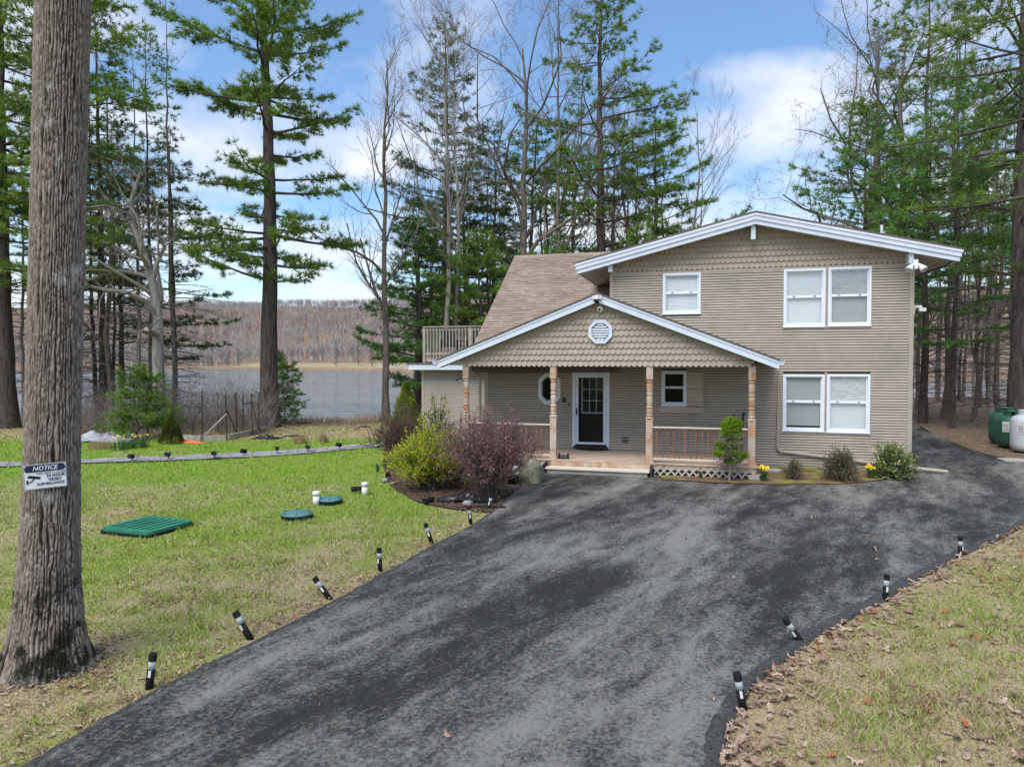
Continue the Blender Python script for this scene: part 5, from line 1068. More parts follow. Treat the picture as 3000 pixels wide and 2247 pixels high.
def rhodo(base, H, W, seed, mat, label, n=260, ls=.085, name='foundation_shrub'):
    r = np.random.default_rng(seed); e = empty(name, tuple(base)); tag(e, label, 'shrub'); tb = Tubes(); P, D = [], []
    ns = max(6, n//14)
    for k in range(ns):
        a = r.random()*2*PI; ph = math.acos(r.uniform(-.05, 1)); d = np.array([math.sin(ph)*math.cos(a)*W/2, math.sin(ph)*math.sin(a)*W/2, .12+math.cos(ph)*H*.9])*r.uniform(.75, 1.08); pts = np.array([(0, 0, -.02), d*[.35, .35, .55]+r.normal(0, .02, 3), d]); tb.add(pts, [.012, .009, .005], 4)
        for q in range(max(3, n//ns)):
            w = d*r.uniform(.62, 1.0)+r.normal(0, .055, 3)*[1, 1, .7]; P.append(w); D.append(unit(r.normal(0, 1, 3)+unit(d)*.9))
    P = np.array(P); P[:, 2] = np.maximum(P[:, 2], .03); D = np.array(D); Wd = unit(np.cross(D, np.array([0, 0, 1.])+r.normal(0, .3, D.shape))); s = ls*r.uniform(.7, 1.25, len(P))[:, None]
    V = np.stack([P-D*s*.1, P+D*s*.45+Wd*s*.2+[0, 0, .006], P+D*s, P+D*s*.45-Wd*s*.2+[0, 0, .006]], 1).reshape(-1, 3)
    link('stems', tb.mesh('stems'), m_stem, e); link('leaves', np_mesh('leaves', V, np.arange(len(V)).reshape(-1, 4)), mat, e); return e
def onbed(x, y): p = gz(x, y, .055); return p
rhodo(onbed(2327, 1402), .50, .50, 81, m_box, 'smallest round shrub in the moss bed right of the porch', 1100, .05)
rhodo(onbed(2461, 1405), .82, .95, 82, m_box, 'round olive shrub under the lower windows', 3200, .055)
rhodo(onbed(2612, 1398), .95, 1.15, 83, m_rhodo, 'light green rhododendron at the right house corner', 2000, .10)
b = at(1282, 23.0); rhodo((b[0], b[1], 0.03), 2.15, 1.2, 84, m_rhodo, 'pale yellow-green rhododendron by the left wing wall', 900, .12)
# bushy evergreen in front of the porch rail: clumps on a crooked stem
pb = onbed(2136, 1408); ps = empty('porch_evergreen', tuple(pb)); tag(ps, 'bright green clumpy evergreen with bare twigs in front of the porch rail', 'shrub'); tb = Tubes(); r = np.random.default_rng(85)
tb.add([(0, 0, -.04), (.02, 0, .3), (-.02, .02, .7), (.04, 0, 1.1), (.03, 0, 1.5)], [.035, .03, .025, .018, .008], 6); P, D = [], []
for (cx_, cz_, rx, rz_, n) in ((.05, 1.42, .26, .22, 900), (.02, 1.22, .27, .12, 500), (-.14, .92, .22, .10, 420), (.10, .98, .2, .1, 330), (.02, .74, .30, .10, 420), (.30, .66, .18, .09, 260), (-.26, .70, .14, .08, 200), (.08, .48, .2, .07, 260)):
    q = unit(r.normal(0, 1, (n, 3)))*(r.random((n, 1))**.4); P.append(q*[rx, rx*.9, rz_]+[cx_, r.normal(0, .05), cz_]); D.append(q+[0, 0, .5])
for k in range(150):
    z = r.uniform(.25, 1.15); a = r.random()*2*PI; L = r.uniform(.2, .46); d = np.array([math.cos(a), math.sin(a), r.normal(.15, .3)]); tb.add([(0, 0, z), d*L*.5+[0, 0, z], d*L+[0, 0, z]+r.normal(0, .04, 3)], [.007, .005, .003], 3)
    for _ in range(3): b0 = d*L*r.uniform(.4, 1)+[0, 0, z]; tb.add([b0, b0+r.normal(0, .08, 3)], [.004, .002], 3)
link('stems', tb.mesh('stems'), m_twig, ps); V, Fc = place_tufts(T_SMALL, np.concatenate(P), np.concatenate(D), np.full(sum(map(len, P)), .078), 86); link('needles', np_mesh('needles', V, Fc), m_porchsh, ps)
def bulbs(base, n, H, W, seed, label, flowers, name='daffodil_clump'):
    r = np.random.default_rng(seed); e = empty(name, tuple(base)); tag(e, label, 'flowers'); V, Fc = [], []
    for k in range(n):
        a = r.random()*2*PI; p = np.array([math.cos(a), math.sin(a), 0])*W*.3*r.random(); o_ = np.array([math.cos(a), math.sin(a), 0])*W*.35*r.random(); h = H*r.uniform(.6, 1.1); w = np.array([-math.sin(a), math.cos(a), 0])*.008; i = len(V)
        V += [p-w, p+w, p+o_*.4+[0, 0, h*.6]+w, p+o_*.4+[0, 0, h*.6]-w, p+o_+[0, 0, h]]; Fc += [(i, i+1, i+2, i+3), (i+3, i+2, i+4)]
    me = bpy.data.meshes.new('leaves'); me.from_pydata([tuple(v) for v in V], [], Fc); link('leaves', me, m_bulb, e)
    for k in range(flowers):
        a = r.random()*2*PI; q = np.array([math.cos(a)*W*.42*r.random(), math.sin(a)*W*.42*r.random(), H*r.uniform(.85, 1.25)]); MB().tube([(q[0]*.5, q[1]*.5, 0), tuple(q)], .004, 4).build('stem', m_bulb, e)
        mb = MB(); f = unit(np.array([r.normal(0, .4)-.2, -1, .15])); s1 = unit(np.cross(f, [0, 0, 1.])); s2 = np.cross(s1, f)
        for j in range(6): t = j*PI/3; d = (s1*math.cos(t)+s2*math.sin(t)); g = (-s1*math.sin(t)+s2*math.cos(t)); mb.add([q, q+d*.022+g*.013, q+d*.045, q+d*.022-g*.013], [(0, 1, 2, 3)])
        mb.tube([tuple(q), tuple(q+f*.035)], [.012, .017], 8); mb.build('flower', m_yellow, e)
bulbs(onbed(2238, 1408), 46, .30, .34, 91, 'yellow daffodils beside the right porch post', 16); bulbs(onbed(2550, 1400), 40, .28, .30, 92, 'yellow daffodils in front of the light green rhododendron', 14)
bulbs(onbed(2052, 1400), 26, .22, .2, 93, 'green bulb leaves without flowers before the lattice', 0, 'bulb_leaves'); b = gz(1107, 1386); bulbs((b[0], b[1], .03), 22, .26, .2, 94, 'bulb leaves at the lawn edge of the shrub bed', 0, 'bulb_leaves')
b = gz(1127, 1368); bulbs((b[0], b[1], .03), 16, .25, .2, 95, 'single yellow daffodil by the dark bush', 2)
for i, (x, y, l, fl_) in enumerate(((355, 1318, 'daffodil clump right of the big trunk, leftmost', 6), (385, 1314, 'white-flecked daffodil clump in the middle of the far bed', 8), (418, 1312, 'dark green daffodil clump nearest the little cone spruce', 3))): b = gz(x, y); bulbs((b[0], b[1], zg(b)), 70, .42, 1.1, 96+i, l, fl_)
# young pines by the fence and the water
def mini(x, y, H, W, seed, label, mat=None, n=1):
    b = gz(x, y); o = pine('young_pine', H, .05, .5, W, seed, needles=mat or m_needle_y, whorl=.28, tuft=.26, dens=1.3, skip=.05, profile=lambda t: .9*(1-t)**.8+.12, z0=-.1); o.location = (b[0], b[1], zg(b)); tag(o, label, 'tree')
mini(395, 1290, 2.9, 1.4, 101, 'dark young pine in front of the fence, left of the dead tree', m_needle); mini(432, 1286, 2.7, 1.35, 102, 'young pine touching the dead tree trunk', m_needle); mini(815, 1236, 3.6, 1.15, 103, 'thin young pine growing against the tall pine trunk'); mini(835, 1240, 3.0, 1.2, 104, 'bushy young pine right of the tall pine trunk at the water')

# ================================================================== GARDEN FENCE
fp = [(334, 1266, 114), (323, 1270, 50), (515, 1266, 86), (593, 1293, 150), (565, 1290, 58), (665, 1291, 133), (712, 1279, 125), (740, 1276, 124), (695, 1280, 130), (759, 1276, 110), (781, 1263, 110), (418, 1272, 110), (640, 1268, 118), (690, 1262, 112)]
fence = empty('garden_fence', tuple(gz(593, 1293))); tag(fence, 'tall thin-post wire garden fence with a gate beside the lake', 'fence'); fo = np.array(fence.location); tops = []
for x, y, h in fp:
    b = gz(x, y); dist = np.dot(b, Fh); H = h*dist/FPX; b[2] = zg(b); l = b-fo; lx = rnd.uniform(-.05, .05)
    MB().tube([tuple(l-[0, 0, .1]), tuple(l+[lx, 0, H])], .021, 6).build('post', m_iron, fence); tops.append((x, l, H))
tall = sorted([t for t in tops if t[2] > 1.4], key=lambda t: t[0]); wm = MB()
for a, b in zip(tall[:-1], tall[1:]):
    L = np.linalg.norm(b[1]-a[1])
    if L > 9: continue
    for k in range(9):
        z = .1+k*.2; wm.tube([tuple(a[1]+[0, 0, z]), tuple((a[1]+b[1])/2+[0, 0, z-.03]), tuple(b[1]+[0, 0, z])], .004, 3, False)
    for k in range(int(L/.3)): q = a[1]+(b[1]-a[1])*(k+.5)/int(L/.3); wm.tube([tuple(q+[0, 0, .05]), tuple(q+[0, 0, 1.75])], .003, 3, False)
tag(wm.build('wire_mesh', m_iron, fence), kind='stuff')
g0, g1 = [t for t in tops if t[0] in (593, 665)]; MB().tube([tuple(g0[1]+[0, 0, .15]), tuple(g1[1]+[0, 0, 1.05])], .03, 6).build('gate_brace', m_grey_wood, fence); g2 = [t for t in tops if t[0] == 695][0]; MB().tube([tuple(g1[1]+[0, 0, 1.2]), tuple(g2[1]+[0, 0, .1])], .022, 6).build('gate_brace', m_iron, fence)
g3, g4 = [t for t in tops if t[0] in (712, 740)]; MB().tube([tuple(g3[1]+[0, 0, 1.35]), tuple(g4[1]+[0, 0, 1.4])], .022, 6).build('gate_rail', m_iron, fence); MB().tube([tuple(g4[1]+[0, 0, 1.4]), tuple(tops[9][1]+[0, 0, .1])], .02, 6).build('gate_brace', m_iron, fence)
for i, (xa, ya, xb, yb) in enumerate(((535, 1290, 590, 1294), (598, 1294, 662, 1291), (668, 1290, 780, 1265))):
    a, b = gz(xa, ya), gz(xb, yb); d = b-a; L = np.linalg.norm(d); o = MB().box(0, L, -.06, .06, -.03, .22).build('edging_timber', m_grey_wood); o.location = tuple(a); o.rotation_euler = (0, 0, math.atan2(d[1], d[0])); tag(o, ['grey timber left of the gate at the foot of the fence', 'grey timber below the fence gate', 'long grey timber right of the gate'][i], 'timber', 'timbers edging the garden')
p = gz(310, 1288); crumple('tarp', (p[0], p[1], zg(p)), 1.6, 1.1, .55, m_tarp, 'grey tarp heap behind the big trunk', 'tarp', 21); p = gz(780, 1285); crumple('plastic_sheet', (p[0], p[1], zg(p)), .55, .35, .2, m_fabric, 'black plastic heap in front of the fence', 'plastic sheet', 23); p = gz(858, 1278); crumple('plastic_sheet', (p[0], p[1], zg(p)), .4, .25, .1, m_fabric, 'small flat dark plastic right of the tall pine', 'plastic sheet', 25)
p = gz(543, 1298); crumple('orange_netting', (p[0], p[1], zg(p)), .8, .25, .12, m_orange, 'orange netting at the foot of the little spruce', 'netting', 27)
for i, (x, y, w, l) in enumerate(((880, 1300, .55, 'larger dry brown grass tuft beyond the path'), (948, 1298, .3, 'small dry tuft beyond the path, nearer the dark bush'), (295, 1315, .8, 'dry tan grass clump right of the big trunk'))):
    b = gz(x, y); r = np.random.default_rng(110+i); n = 260; a = r.random(n)*2*PI; q = np.c_[np.cos(a), np.sin(a)]*w*.5*np.sqrt(r.random((n, 1))); e = empty('dry_grass_tuft', (b[0], b[1], zg(b))); tag(e, l, 'grass tuft')
    tp = np.c_[q*1.25+r.normal(0, .05, (n, 2)), r.uniform(.2, .5, n)]; b0 = np.c_[q, np.full(n, -.02)]; wv_ = np.c_[-np.sin(a), np.cos(a), 0*a]*.008; V = np.stack([b0-wv_, b0+wv_, tp], 1).reshape(-1, 3); link('blades', np_mesh('blades', V, np.arange(n*3).reshape(-1, 3)), m_straw, e)
# thicket inside the fence: one tangle of twigs
tb = Tubes(); r = np.random.default_rng(120)
for k in range(720):
    x = r.uniform(230, 800); b = at(x, r.uniform(29.5, 36.5)); b[2] = zg(b)-.03; H = r.uniform(.6, 2.2); d = np.array([r.normal(0, .35), r.normal(0, .35), 1]); m = 5; s = np.linspace(0, 1, m); pts = b+d*(s*H)[:, None]+np.cumsum(r.normal(0, .06, (m, 3)), 0); pts[0] = b; tb.add(pts, .012*(1-.7*s), 3)
    for q in range(7): c = pts[r.integers(1, m)]; dd = r.normal(0, .35, 3)+[0, 0, .12]; tb.add([c, c+dd*.6, c+dd*1.1+r.normal(0, .06, 3)], [.006, .005, .002], 3)
tag(link('brush_thicket', tb.mesh('brush_thicket'), m_twig), 'grey leafless brush filling the fenced garden by the lake', 'brush', kind='stuff')
# reeds and dry grass on the lake bank, fallen branches
n = 9000; u = rng.uniform(-34, -3.5, n); v = near_shore(u)-rng.uniform(-2.2, 1.8, n)**1; bz = ground_h(u, v); b0 = np.c_[u*Rv[0]+v*Fh[0], u*Rv[1]+v*Fh[1], bz-.02]; H = rng.uniform(.15, .55, n)*(.5+vnoise(u*.8, v*.8)); lean_ = rng.normal(0, .25, (n, 2))*H[:, None]
wd = np.c_[np.tile(Rv[:2]*.016, (n, 1)), np.zeros(n)]; tp = b0+np.c_[lean_, H]; V = np.stack([b0-wd, b0+wd, tp], 1).reshape(-1, 3); tag(link('bank_grass', np_mesh('bank_grass', V, np.arange(n*3).reshape(-1, 3)), m_straw), 'dry tan grass fringing the lake bank', 'grass', kind='stuff')
for i, (xa, ya, xb, yb) in enumerate(((800, 1236, 868, 1248), (870, 1243, 980, 1228), (1040, 1262, 1090, 1256))):
    a, b = gz(xa, ya), gz(xb, yb); a[2], b[2] = zg(a)+.06, zg(b)+.10; mb = MB().tube([tuple(a), tuple((a*2+b)/3+[0, 0, .10]), tuple((a+2*b)/3+[0, .1, .02]), tuple(b)], [.05, .045, .04, .02], 6).tube([tuple((a+b)/2+[0, 0, .05]), tuple((a+b)/2+[.3, .2, .4])], [.03, .01], 5); tag(mb.build('fallen_branch', m_bark_gray), ['fallen branch at the foot of the tall pine', 'long fallen branch on the lake bank', 'short dark branch on the brown grass near the bare tree'][i], 'branch', 'branches on the bank')

# ================================================================== WOOD RIGHT OF THE HOUSE
protos = [pine('forest_pine', 19, .13, 6.5, 2.9, 130+i, whorl=.95, tuft=.26, skip=.6, dens=.7, needles=(m_needle, m_needle_y, m_needle_d)[i], dead=1.0+.3*i, bark=(m_bark_gray, m_bark_pale, m_bark_pine)[i], twigmat=m_twig) for i in range(3)]
first = [True]*3; r = np.random.default_rng(140); spots = []
for k in range(400):
    x = r.uniform(2640, 3250); d = r.uniform(29, 75)
    b = at(x, d); uu, vv_ = uv(b)
    if vv_ > near_shore(uu)-1 or (b[0] < 11.3-max(0, (40-b[1])*.05) and b[1] < 41) or any((b[0]-q[0])**2+(b[1]-q[1])**2 < 1.3**2 for q in spots): continue
    if b[0] < 13 and b[1] < 30: continue
    spots.append(b)
    if len(spots) >= 46: break
FLAB = 'thin grey forest pine with dead lower twigs in the wood right of the house'
for i, b in enumerate(spots):
    k = i % 3; o = protos[k] if first[k] else copy_tree(protos[k]); first[k] = False
    s = r.uniform(.75, 1.15); o.location = (b[0], b[1], zg(b)); o.scale = (s, s, s*r.uniform(.9, 1.1)); o.rotation_euler = (r.normal(0, .03), r.normal(0, .03), r.random()*2*PI); tag(o, FLAB, 'tree', 'forest pines right of the house')
# the same kind of wood closing the left side behind the trunk
LLAB = 'thin forest pine in the wood at the far left behind the big trunk'
for i in range(13):
    o = copy_tree(protos[i % 3]); b = at(-150+i*55+r.uniform(-20, 20), r.uniform(33.5, 37)); s = r.uniform(.8, 1.1); o.location = (b[0], b[1], zg(b)); o.scale = (s, s, s); o.rotation_euler = (0, 0, r.random()*6.28); tag(o, LLAB, 'tree', 'forest pines at the far left')

# more of the thin wood between house and lake: copies of the bare trees and pines above
bt_src = [o for o in bpy.data.objects if o.name.startswith('bare_tree') and o.parent is None]; pn_src = [o for o in bpy.data.objects if o.name.startswith('white_pine') and o.parent is None]
for i, (x, d) in enumerate(((1215, 43), (1265, 46), (1385, 41), (1480, 47), (1530, 41), (1585, 48), (1680, 44), (1720, 47), (1800, 46), (1865, 44), (1950, 47), (2040, 46), (2640, 40), (2690, 46), (2770, 39), (2850, 36), (2905, 42))):
    o = copy_tree(bt_src[(i*3+1) % 8]); sc0 = r.uniform(.72, 1.0); put(o, x, d, 'thin leafless tree in the open wood behind the house', 'tree', 'bare trees behind the house', r.random()*6.28, sc0)
for i, (x, d, k, sc0) in enumerate(((1255, 47, 3, .85), (1370, 46, 2, .95), (1450, 43, 5, .75), (1675, 49, 3, 1.05), (1840, 48, 4, 1.0), (1990, 46, 2, .62), (2080, 50, 3, .55), (2420, 52, 4, .7), (2620, 48, 3, .85), (2905, 52, 1, .85))):
    o = copy_tree(pn_src[k]); put(o, x, d, 'pine filling the wood behind the house between the nearer trees', 'tree', 'pines in the wood behind the house', r.random()*6.28, sc0)

# ================================================================== FAR SHORE
def far_trees(name, n, ur, dr, hmin, hmax, seed, mat, kind='bare', cluster=None):
    r = np.random.default_rng(seed); Vs = []
    for k in range(n):
        u = r.uniform(*ur); d = r.uniform(*dr)
        if cluster is not None and vnoise(np.array([u*.03+seed]), np.array([d*.02]))[0] < cluster: continue
        if n > 5 and -165 < u < -30 and d < 58: continue
        v = far_shore(u)+d; z0 = float(ground_h(u, v)); b = np.array([u*Rv[0]+v*Fh[0], u*Rv[1]+v*Fh[1], z0]); H = r.uniform(hmin, hmax)
        if kind == 'bare':
            w = .16+.05*H/18; lx = r.normal(0, .6, 2); top = b+[lx[0], lx[1], H*.62]; R3 = np.array([Rv[0], Rv[1], 0])*w; Vs.append([b-R3, b+R3, top])
            m = 27; t = r.uniform(.25, .75, m); a = r.random(m)*2*PI; el = r.uniform(.5, 1.3, m); L = H*r.uniform(.18, .42, m); p = b+(top-b)*t[:, None]; dd = np.c_[np.cos(a)*np.cos(el), np.sin(a)*np.cos(el), np.sin(el)]; q = p+dd*L[:, None]
            ww = unit(np.cross(dd, r.normal(0, 1, (m, 3))))*r.uniform(.05, .13, (m, 1)); Vs += list(np.stack([p-ww, p+ww, q], 1))
        else:
            m = 110; t = r.random(m)**.8; z = H*(1-t)*.95+H*.08; rad = H*.17*(t+.08)*r.uniform(.5, 1, m); a = r.random(m)*2*PI; p = b+np.c_[np.cos(a)*rad, np.sin(a)*rad, z]; dd = np.c_[np.cos(a), np.sin(a), -.1+0*a]; ww = np.c_[-np.sin(a), np.cos(a), 0*a]*H*.03; Vs += list(np.stack([p-ww-dd*.5, p+ww-dd*.5, p+dd*H*.05+[0, 0, -.2]], 1)); R3 = np.array([Rv[0], Rv[1], 0])*.2; Vs.append([b-R3, b+R3, b+[0, 0, H*.9]])
    V = np.array(Vs).reshape(-1, 3); return link(name, np_mesh(name, V, np.arange(len(V)).reshape(-1, 3)), mat)
m_fw = leafy('far_bare_wood', (.20, .175, .16), (.40, .36, .335), (.48, .46, .43), .02, trans=.05, third=.2); m_fr = leafy('far_budding_wood', (.22, .12, .11), (.36, .20, .18), None, .02, trans=.05)
tag(far_trees('far_wood', 6200, (-500, 60), (6, 620), 14, 20, 150, m_fw), 'leafless grey wood covering the hill across the lake', 'wood', kind='stuff'); tag(far_trees('far_wood_shore', 520, (-420, 30), (6, 45), 14, 21, 152, m_fw), 'pale leafless trees lining the far shore', 'wood', kind='stuff')
tag(far_trees('far_budding_wood', 620, (-330, 40), (20, 420), 13, 18, 151, m_fr, cluster=.52), 'reddish budding trees in the wood across the lake', 'wood', kind='stuff')
for i, (x, d, h) in enumerate(((620, 14, 12), (668, 18, 17), (985, 20, 13), (1050, 30, 16), (1090, 22, 14), (1150, 30, 15), (560, 60, 14), (700, 16, 13))):
    u = -60
    for _ in range(12): v = far_shore(u)+d; u = (x-CX)/FPX*v
    o = far_trees('far_evergreen', 1, (u-.01, u+.01), (d-.01, d+.01), h, h+.1, 160+i, leafy('far_evergreen_needles', (.05, .09, .045), (.12, .18, .07), None, .3) if i == 0 else bpy.data.materials['far_evergreen_needles'], 'fir'); tag(o, 'far green conifer across the lake, number %s from the left'.replace('number %s', ['second', 'third', 'sixth', 'seventh', 'eighth', 'ninth and last', 'first', 'fourth'][i]), 'tree', 'conifers on the far shore')
# boats drawn up on the far spit
for i in range(7):
    u = -62+i*2.6; v = far_shore(u)+16+1.5*rnd.random(); o = MB().prism([(-2.2, .35), (-1.6, .0), (1.6, 0), (2.4, .5), (1.9, .5), (1.5, .35)], 'y', -.5, .5).build('boat', m_tankwhite if i % 3 else m_tarp); o.location = (u*Rv[0]+v*Fh[0], u*Rv[1]+v*Fh[1], float(ground_h(u, v))+.05); o.rotation_euler = (0, 0, rnd.uniform(-.5, .9)); tag(o, 'small boat drawn up on the far green shore, %s' % ['leftmost of the row', 'second from the left', 'third from the left', 'in the middle of the row', 'third from the right', 'second from the right', 'rightmost of the row'][i], 'boat', 'boats on the far shore')

# ================================================================== GRASS, LEAVES AND LITTER
def lawn(n, vmin, vmax, ulim, seed):
    r = np.random.default_rng(seed); v = vmin*(vmax/vmin)**r.random(n); u = r.uniform(ulim[0], ulim[1], n)*v; P = np.c_[u*Rv[0]+v*Fh[0], u*Rv[1]+v*Fh[1]]
    ok = ~inpoly(P, drive_poly) & ~inpoly(P, bed_l) & ~inpoly(P, bed_r) & ~inpoly(P, walk_poly) & (v < near_shore(u)-2.5) & ~((P[:, 0] > -10.7) & (P[:, 0] < 5.6) & (P[:, 1] > 19.4))
    ok &= ~((u > 10) & (v > 20.5) & (r.random(n) < .9)); q = c4; ok &= ~inpoly(P, [c4[0], c4[1], c4[2], c4[3]])
    return u[ok], v[ok], P[ok]
u, v, P = lawn(440000, 4.2, 36, (-.95, .95), 200); n = len(u); r = np.random.default_rng(201); g = greenness(u, v)
edge = np.full(n, 9.0)
for L_ in (dl[::3], drb[::3]):
    for q in L_: edge = np.minimum(edge, np.hypot(P[:, 0]-q[0], P[:, 1]-q[1]))
edge = 1-sstep(.1, .75, edge*(.6+.8*vnoise(u*3, v*3))); oak_d = 1-sstep(.45, 1.3, np.hypot(P[:, 0]-oak.location.x, P[:, 1]-oak.location.y)*(.7+.6*vnoise(u*3, v*3))); edge = np.maximum(edge, oak_d*.8)
isg = r.random(n) < np.clip((.12+1.0*g)*(1-.75*edge), 0, .97); brn = (r.random(n) < .18+.6*edge+.35*(vnoise(u*1.7+5, v*1.7) > .68)) & ~isg
h = r.uniform(.018, .045, n)*(1+.35*isg)*(.75+.6*fbm(u*2.2, v*2.2, 2)); h *= (1+.012*v)*(.65+.8*sstep(.35, .65, vnoise(u*4.5, v*4.5)))*(1-.5*edge); lean_ = r.normal(0, .75, (n, 2))*h[:, None]*np.where(isg, .7, 1.3)[:, None]; w = .0018+.0006*v; a = r.random(n)*PI
z0 = ground_h(u, v); b0 = np.c_[P, z0-.004]; wd = np.c_[np.cos(a)*w, np.sin(a)*w, 0*a]; V = np.stack([b0-wd, b0+wd, b0+np.c_[lean_, h]], 1).reshape(-1, 3)
gm_ = np_mesh('grass', V, np.arange(n*3).reshape(-1, 3))
k = r.random(n)[:, None]; band = (sstep(13, 21.5, v)*(1-sstep(26.8, 28.5, v))*(u < 0))[:, None]
gc = (np.array([.16, .24, .03])*(1-k)+np.array([.40, .50, .09])*k)*(1-band*.6)+np.array([.25, .50, .04])*band*.6; sc_ = np.array([.34, .26, .14])*(1-k)+np.array([.68, .60, .38])*k
sc_ = sc_*np.where(u > .3, .86, 1.0)[:, None]; sc_ = np.where(brn[:, None], np.array([.20, .115, .065])*(.6+.8*k), sc_); C = np.where(isg[:, None], gc, sc_); C = np.repeat(np.c_[C, np.ones(n)], 3, 0).astype(np.float32)
ca = gm_.attributes.new('Col', 'FLOAT_COLOR', 'POINT'); ca.data.foreach_set('color', C.ravel())
m_grass, nt, nd, lk, b_ = new_mat('grass_blade'); at_ = nd.new('ShaderNodeAttribute'); at_.attribute_name = 'Col'; lk.new(at_.outputs['Color'], b_.inputs['Base Color']); b_.inputs['Roughness'].default_value = .7; b_.inputs['Specular IOR Level'].default_value = .2
tr = nd.new('ShaderNodeBsdfTranslucent'); lk.new(at_.outputs['Color'], tr.inputs[0]); mx = nd.new('ShaderNodeMixShader'); mx.inputs[0].default_value = .25; lk.new(b_.outputs[0], mx.inputs[1]); lk.new(tr.outputs[0], mx.inputs[2]); lk.new(mx.outputs[0], nd['Material Output'].inputs[0])
tag(link('grass', gm_, m_grass), 'patchy short lawn grass, part green and part straw', 'grass', kind='stuff')
# oak leaf outline, curled
LO = np.array([(0, -.5), (.07, -.36), (.20, -.30), (.10, -.16), (.30, -.08), (.14, .06), (.33, .20), (.13, .26), (.14, .42), (0, .52), (-.14, .42), (-.12, .26), (-.33, .18), (-.14, .06), (-.30, -.10), (-.10, -.18), (-.20, -.32), (-.06, -.36)])
def leaf_verts(r, size):
    p = LO*size*np.array([r.uniform(.8, 1.1), 1]); c1, c2 = r.normal(0, 1.6), r.normal(0, .9); z = (c1*p[:, 0]**2+c2*p[:, 1]**2)/size*.9+np.abs(r.normal(0, .03))*p[:, 0]; z = z-z.min()+.004; V = np.c_[p, z]; t = r.normal(0, .25); a = r.random()*2*PI
    Rx = np.array([[1, 0, 0], [0, math.cos(t), -math.sin(t)], [0, math.sin(t), math.cos(t)]]); V = V@Rx.T; V[:, 2] -= V[:, 2].min()-.003; ca_, sa = math.cos(a), math.sin(a); return V@np.array([[ca_, -sa, 0], [sa, ca_, 0], [0, 0, 1]]).T
def litter(name, pts, z, smin, smax, seed, label, lift=.012):
    r = np.random.default_rng(seed); V, Fc = [], []; m = len(LO)
    for i, p in enumerate(pts):
        q = leaf_verts(r, r.uniform(smin, smax)); c = q.mean(0); k = len(V)
        V += [tuple(x) for x in q+[p[0], p[1], z+lift*r.random()]]+[tuple(c+[p[0], p[1], z+lift*.5])]; Fc += [(k+j, k+(j+1) % m, k+m) for j in range(m)]
    me = bpy.data.meshes.new(name); me.from_pydata(V, [], Fc); me.update(); return tag(link(name, me, m_leaf), label, 'leaves', kind='stuff')
r = np.random.default_rng(210); pts = []
for _ in range(9000):
    v = r.uniform(3.8, 17); u = r.uniform(-.2, .95)*v
    P = np.array([[u*Rv[0]+v*Fh[0], u*Rv[1]+v*Fh[1]]])
    if u < .5 or inpoly(P, drive_poly)[0]: continue
    if r.random() < .25+.75*(vnoise(np.array([u*1.3]), np.array([v*1.3]))[0] > .52): pts.append(P[0])
    if len(pts) >= 620: break
t = r.integers(0, len(drb)-1, 420); e_ = drb[t]+(drb[t+1]-drb[t])*r.random((420, 1)); dd = np.gradient(drb, axis=0)[t]; dd /= np.linalg.norm(dd, axis=1, keepdims=True); e_ = e_+np.c_[-dd[:, 1], dd[:, 0]]*np.abs(r.normal(0, .16, 420))[:, None]; e_ = e_[~inpoly(e_, drive_poly)]
litter('leaf_litter_right', np.concatenate([pts, e_]), .012, .07, .135, 211, 'dry brown oak leaves strewn over the right lawn')
t = r.integers(0, len(dl)-1, 330); e_ = dl[t]+(dl[t+1]-dl[t])*r.random((330, 1)); dd = np.gradient(dl, axis=0)[t]; dd /= np.linalg.norm(dd, axis=1, keepdims=True); e_ = e_+np.c_[-dd[:, 1], dd[:, 0]]*np.abs(r.normal(0, .22, 330))[:, None]
u, v, P = lawn(1500, 5, 22, (-.9, .1), 213); P = P[(vnoise(u*.8+3, v*.8) > .6)]
ob = np.array([oak.location.x, oak.location.y]); an_ = r.random(110)*2*PI; e_ = np.concatenate([e_[~inpoly(e_, drive_poly)], P[:330], ob+np.c_[np.cos(an_), np.sin(an_)]*(.42+np.abs(r.normal(0, .35, 110)))[:, None]]); litter('leaf_litter_left', e_, .008, .05, .10, 212, 'small dry leaves scattered over the left lawn')
q = np.c_[r.uniform(11, 26, 2600), r.uniform(22, 52, 2600)]; q = q[~inpoly(q, drive_poly)]; litter('leaf_litter_wood', q[:1500], .0, .09, .17, 214, 'brown leaf litter on the woodland floor behind the propane tanks', .03)
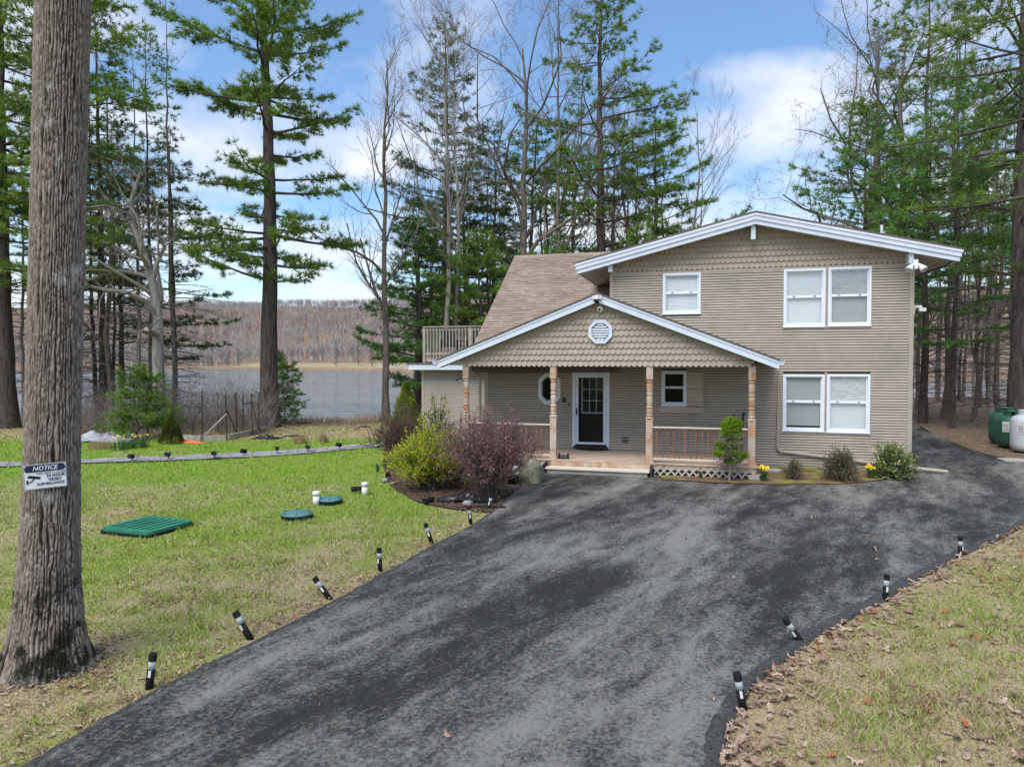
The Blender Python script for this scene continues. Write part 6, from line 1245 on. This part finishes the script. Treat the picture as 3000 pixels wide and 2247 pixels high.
# single leaves on the asphalt
for i, (x, y) in enumerate(((1360, 1785), (1605, 1880), (1310, 2155), (1620, 1672), (1790, 1548), (2295, 1560), (2440, 1442), (2380, 1520), (2560, 1610), (2570, 1640), (2150, 1690), (2010, 1580), (2090, 2050), (2540, 1570), (2830, 1400), (1650, 1405))):
    p = gz(x, y, .037); me = bpy.data.meshes.new('fallen_leaf'); q = leaf_verts(r, r.uniform(.08, .13)); me.from_pydata([tuple(a) for a in q], [], [tuple(range(len(q)))]); o = link('fallen_leaf', me, m_leaf, loc=(p[0], p[1], .036)); tag(o, 'single dry oak leaf lying on the asphalt drive', 'leaf', 'leaves on the driveway')
# pine needles and grit on the drive
n = 2600; P = np.c_[rng.uniform(-9, 14, n*4), rng.uniform(4, 24, n*4)]; P = P[inpoly(P, drive_poly)][:n]; n = len(P); a = rng.random(n)*PI; L = rng.uniform(.025, .06, n); d = np.c_[np.cos(a)*L, np.sin(a)*L, 0*a]; w = np.c_[-np.sin(a)*.0022, np.cos(a)*.0022, 0*a]; c = np.c_[P, np.full(n, .0395)]; V = np.stack([c-d-w, c-d+w, c+d+w*.5+np.c_[0*a, 0*a, 0*a+.004]], 1).reshape(-1, 3)
tag(link('needle_litter', np_mesh('needle_litter', V, np.arange(n*3).reshape(-1, 3)), m_straw), 'fallen pine needles scattered over the asphalt', 'needles', kind='stuff')

# balcony furniture
def chair(x, y, rz, label):
    e = empty('patio_chair', (x, y, 3.30), rz); tag(e, label, 'chair', 'chairs on the balcony')
    MB().box(-.28, .28, -.27, .27, .38, .44).build('seat', m_black, e); MB().prism([(.22, .44), (.40, 1.02), (.44, 1.01), (.27, .44)], 'x', -.28, .28).build('backrest', m_black, e)
    for sx in (-1, 1):
        MB().box(sx*.30-.02, sx*.30+.02, -.27, .27, .60, .64).build('armrest', m_black, e)
        for sy in (-1, 1): MB().box(sx*.30-.018, sx*.30+.018, sy*.24-.018, sy*.24+.018, 0, .60).build('leg', m_black, e)
chair(-9.75, 25.95, .3, 'black patio chair behind the balcony pickets, left'); chair(-9.05, 26.15, -.4, 'black patio chair behind the balcony pickets, right')
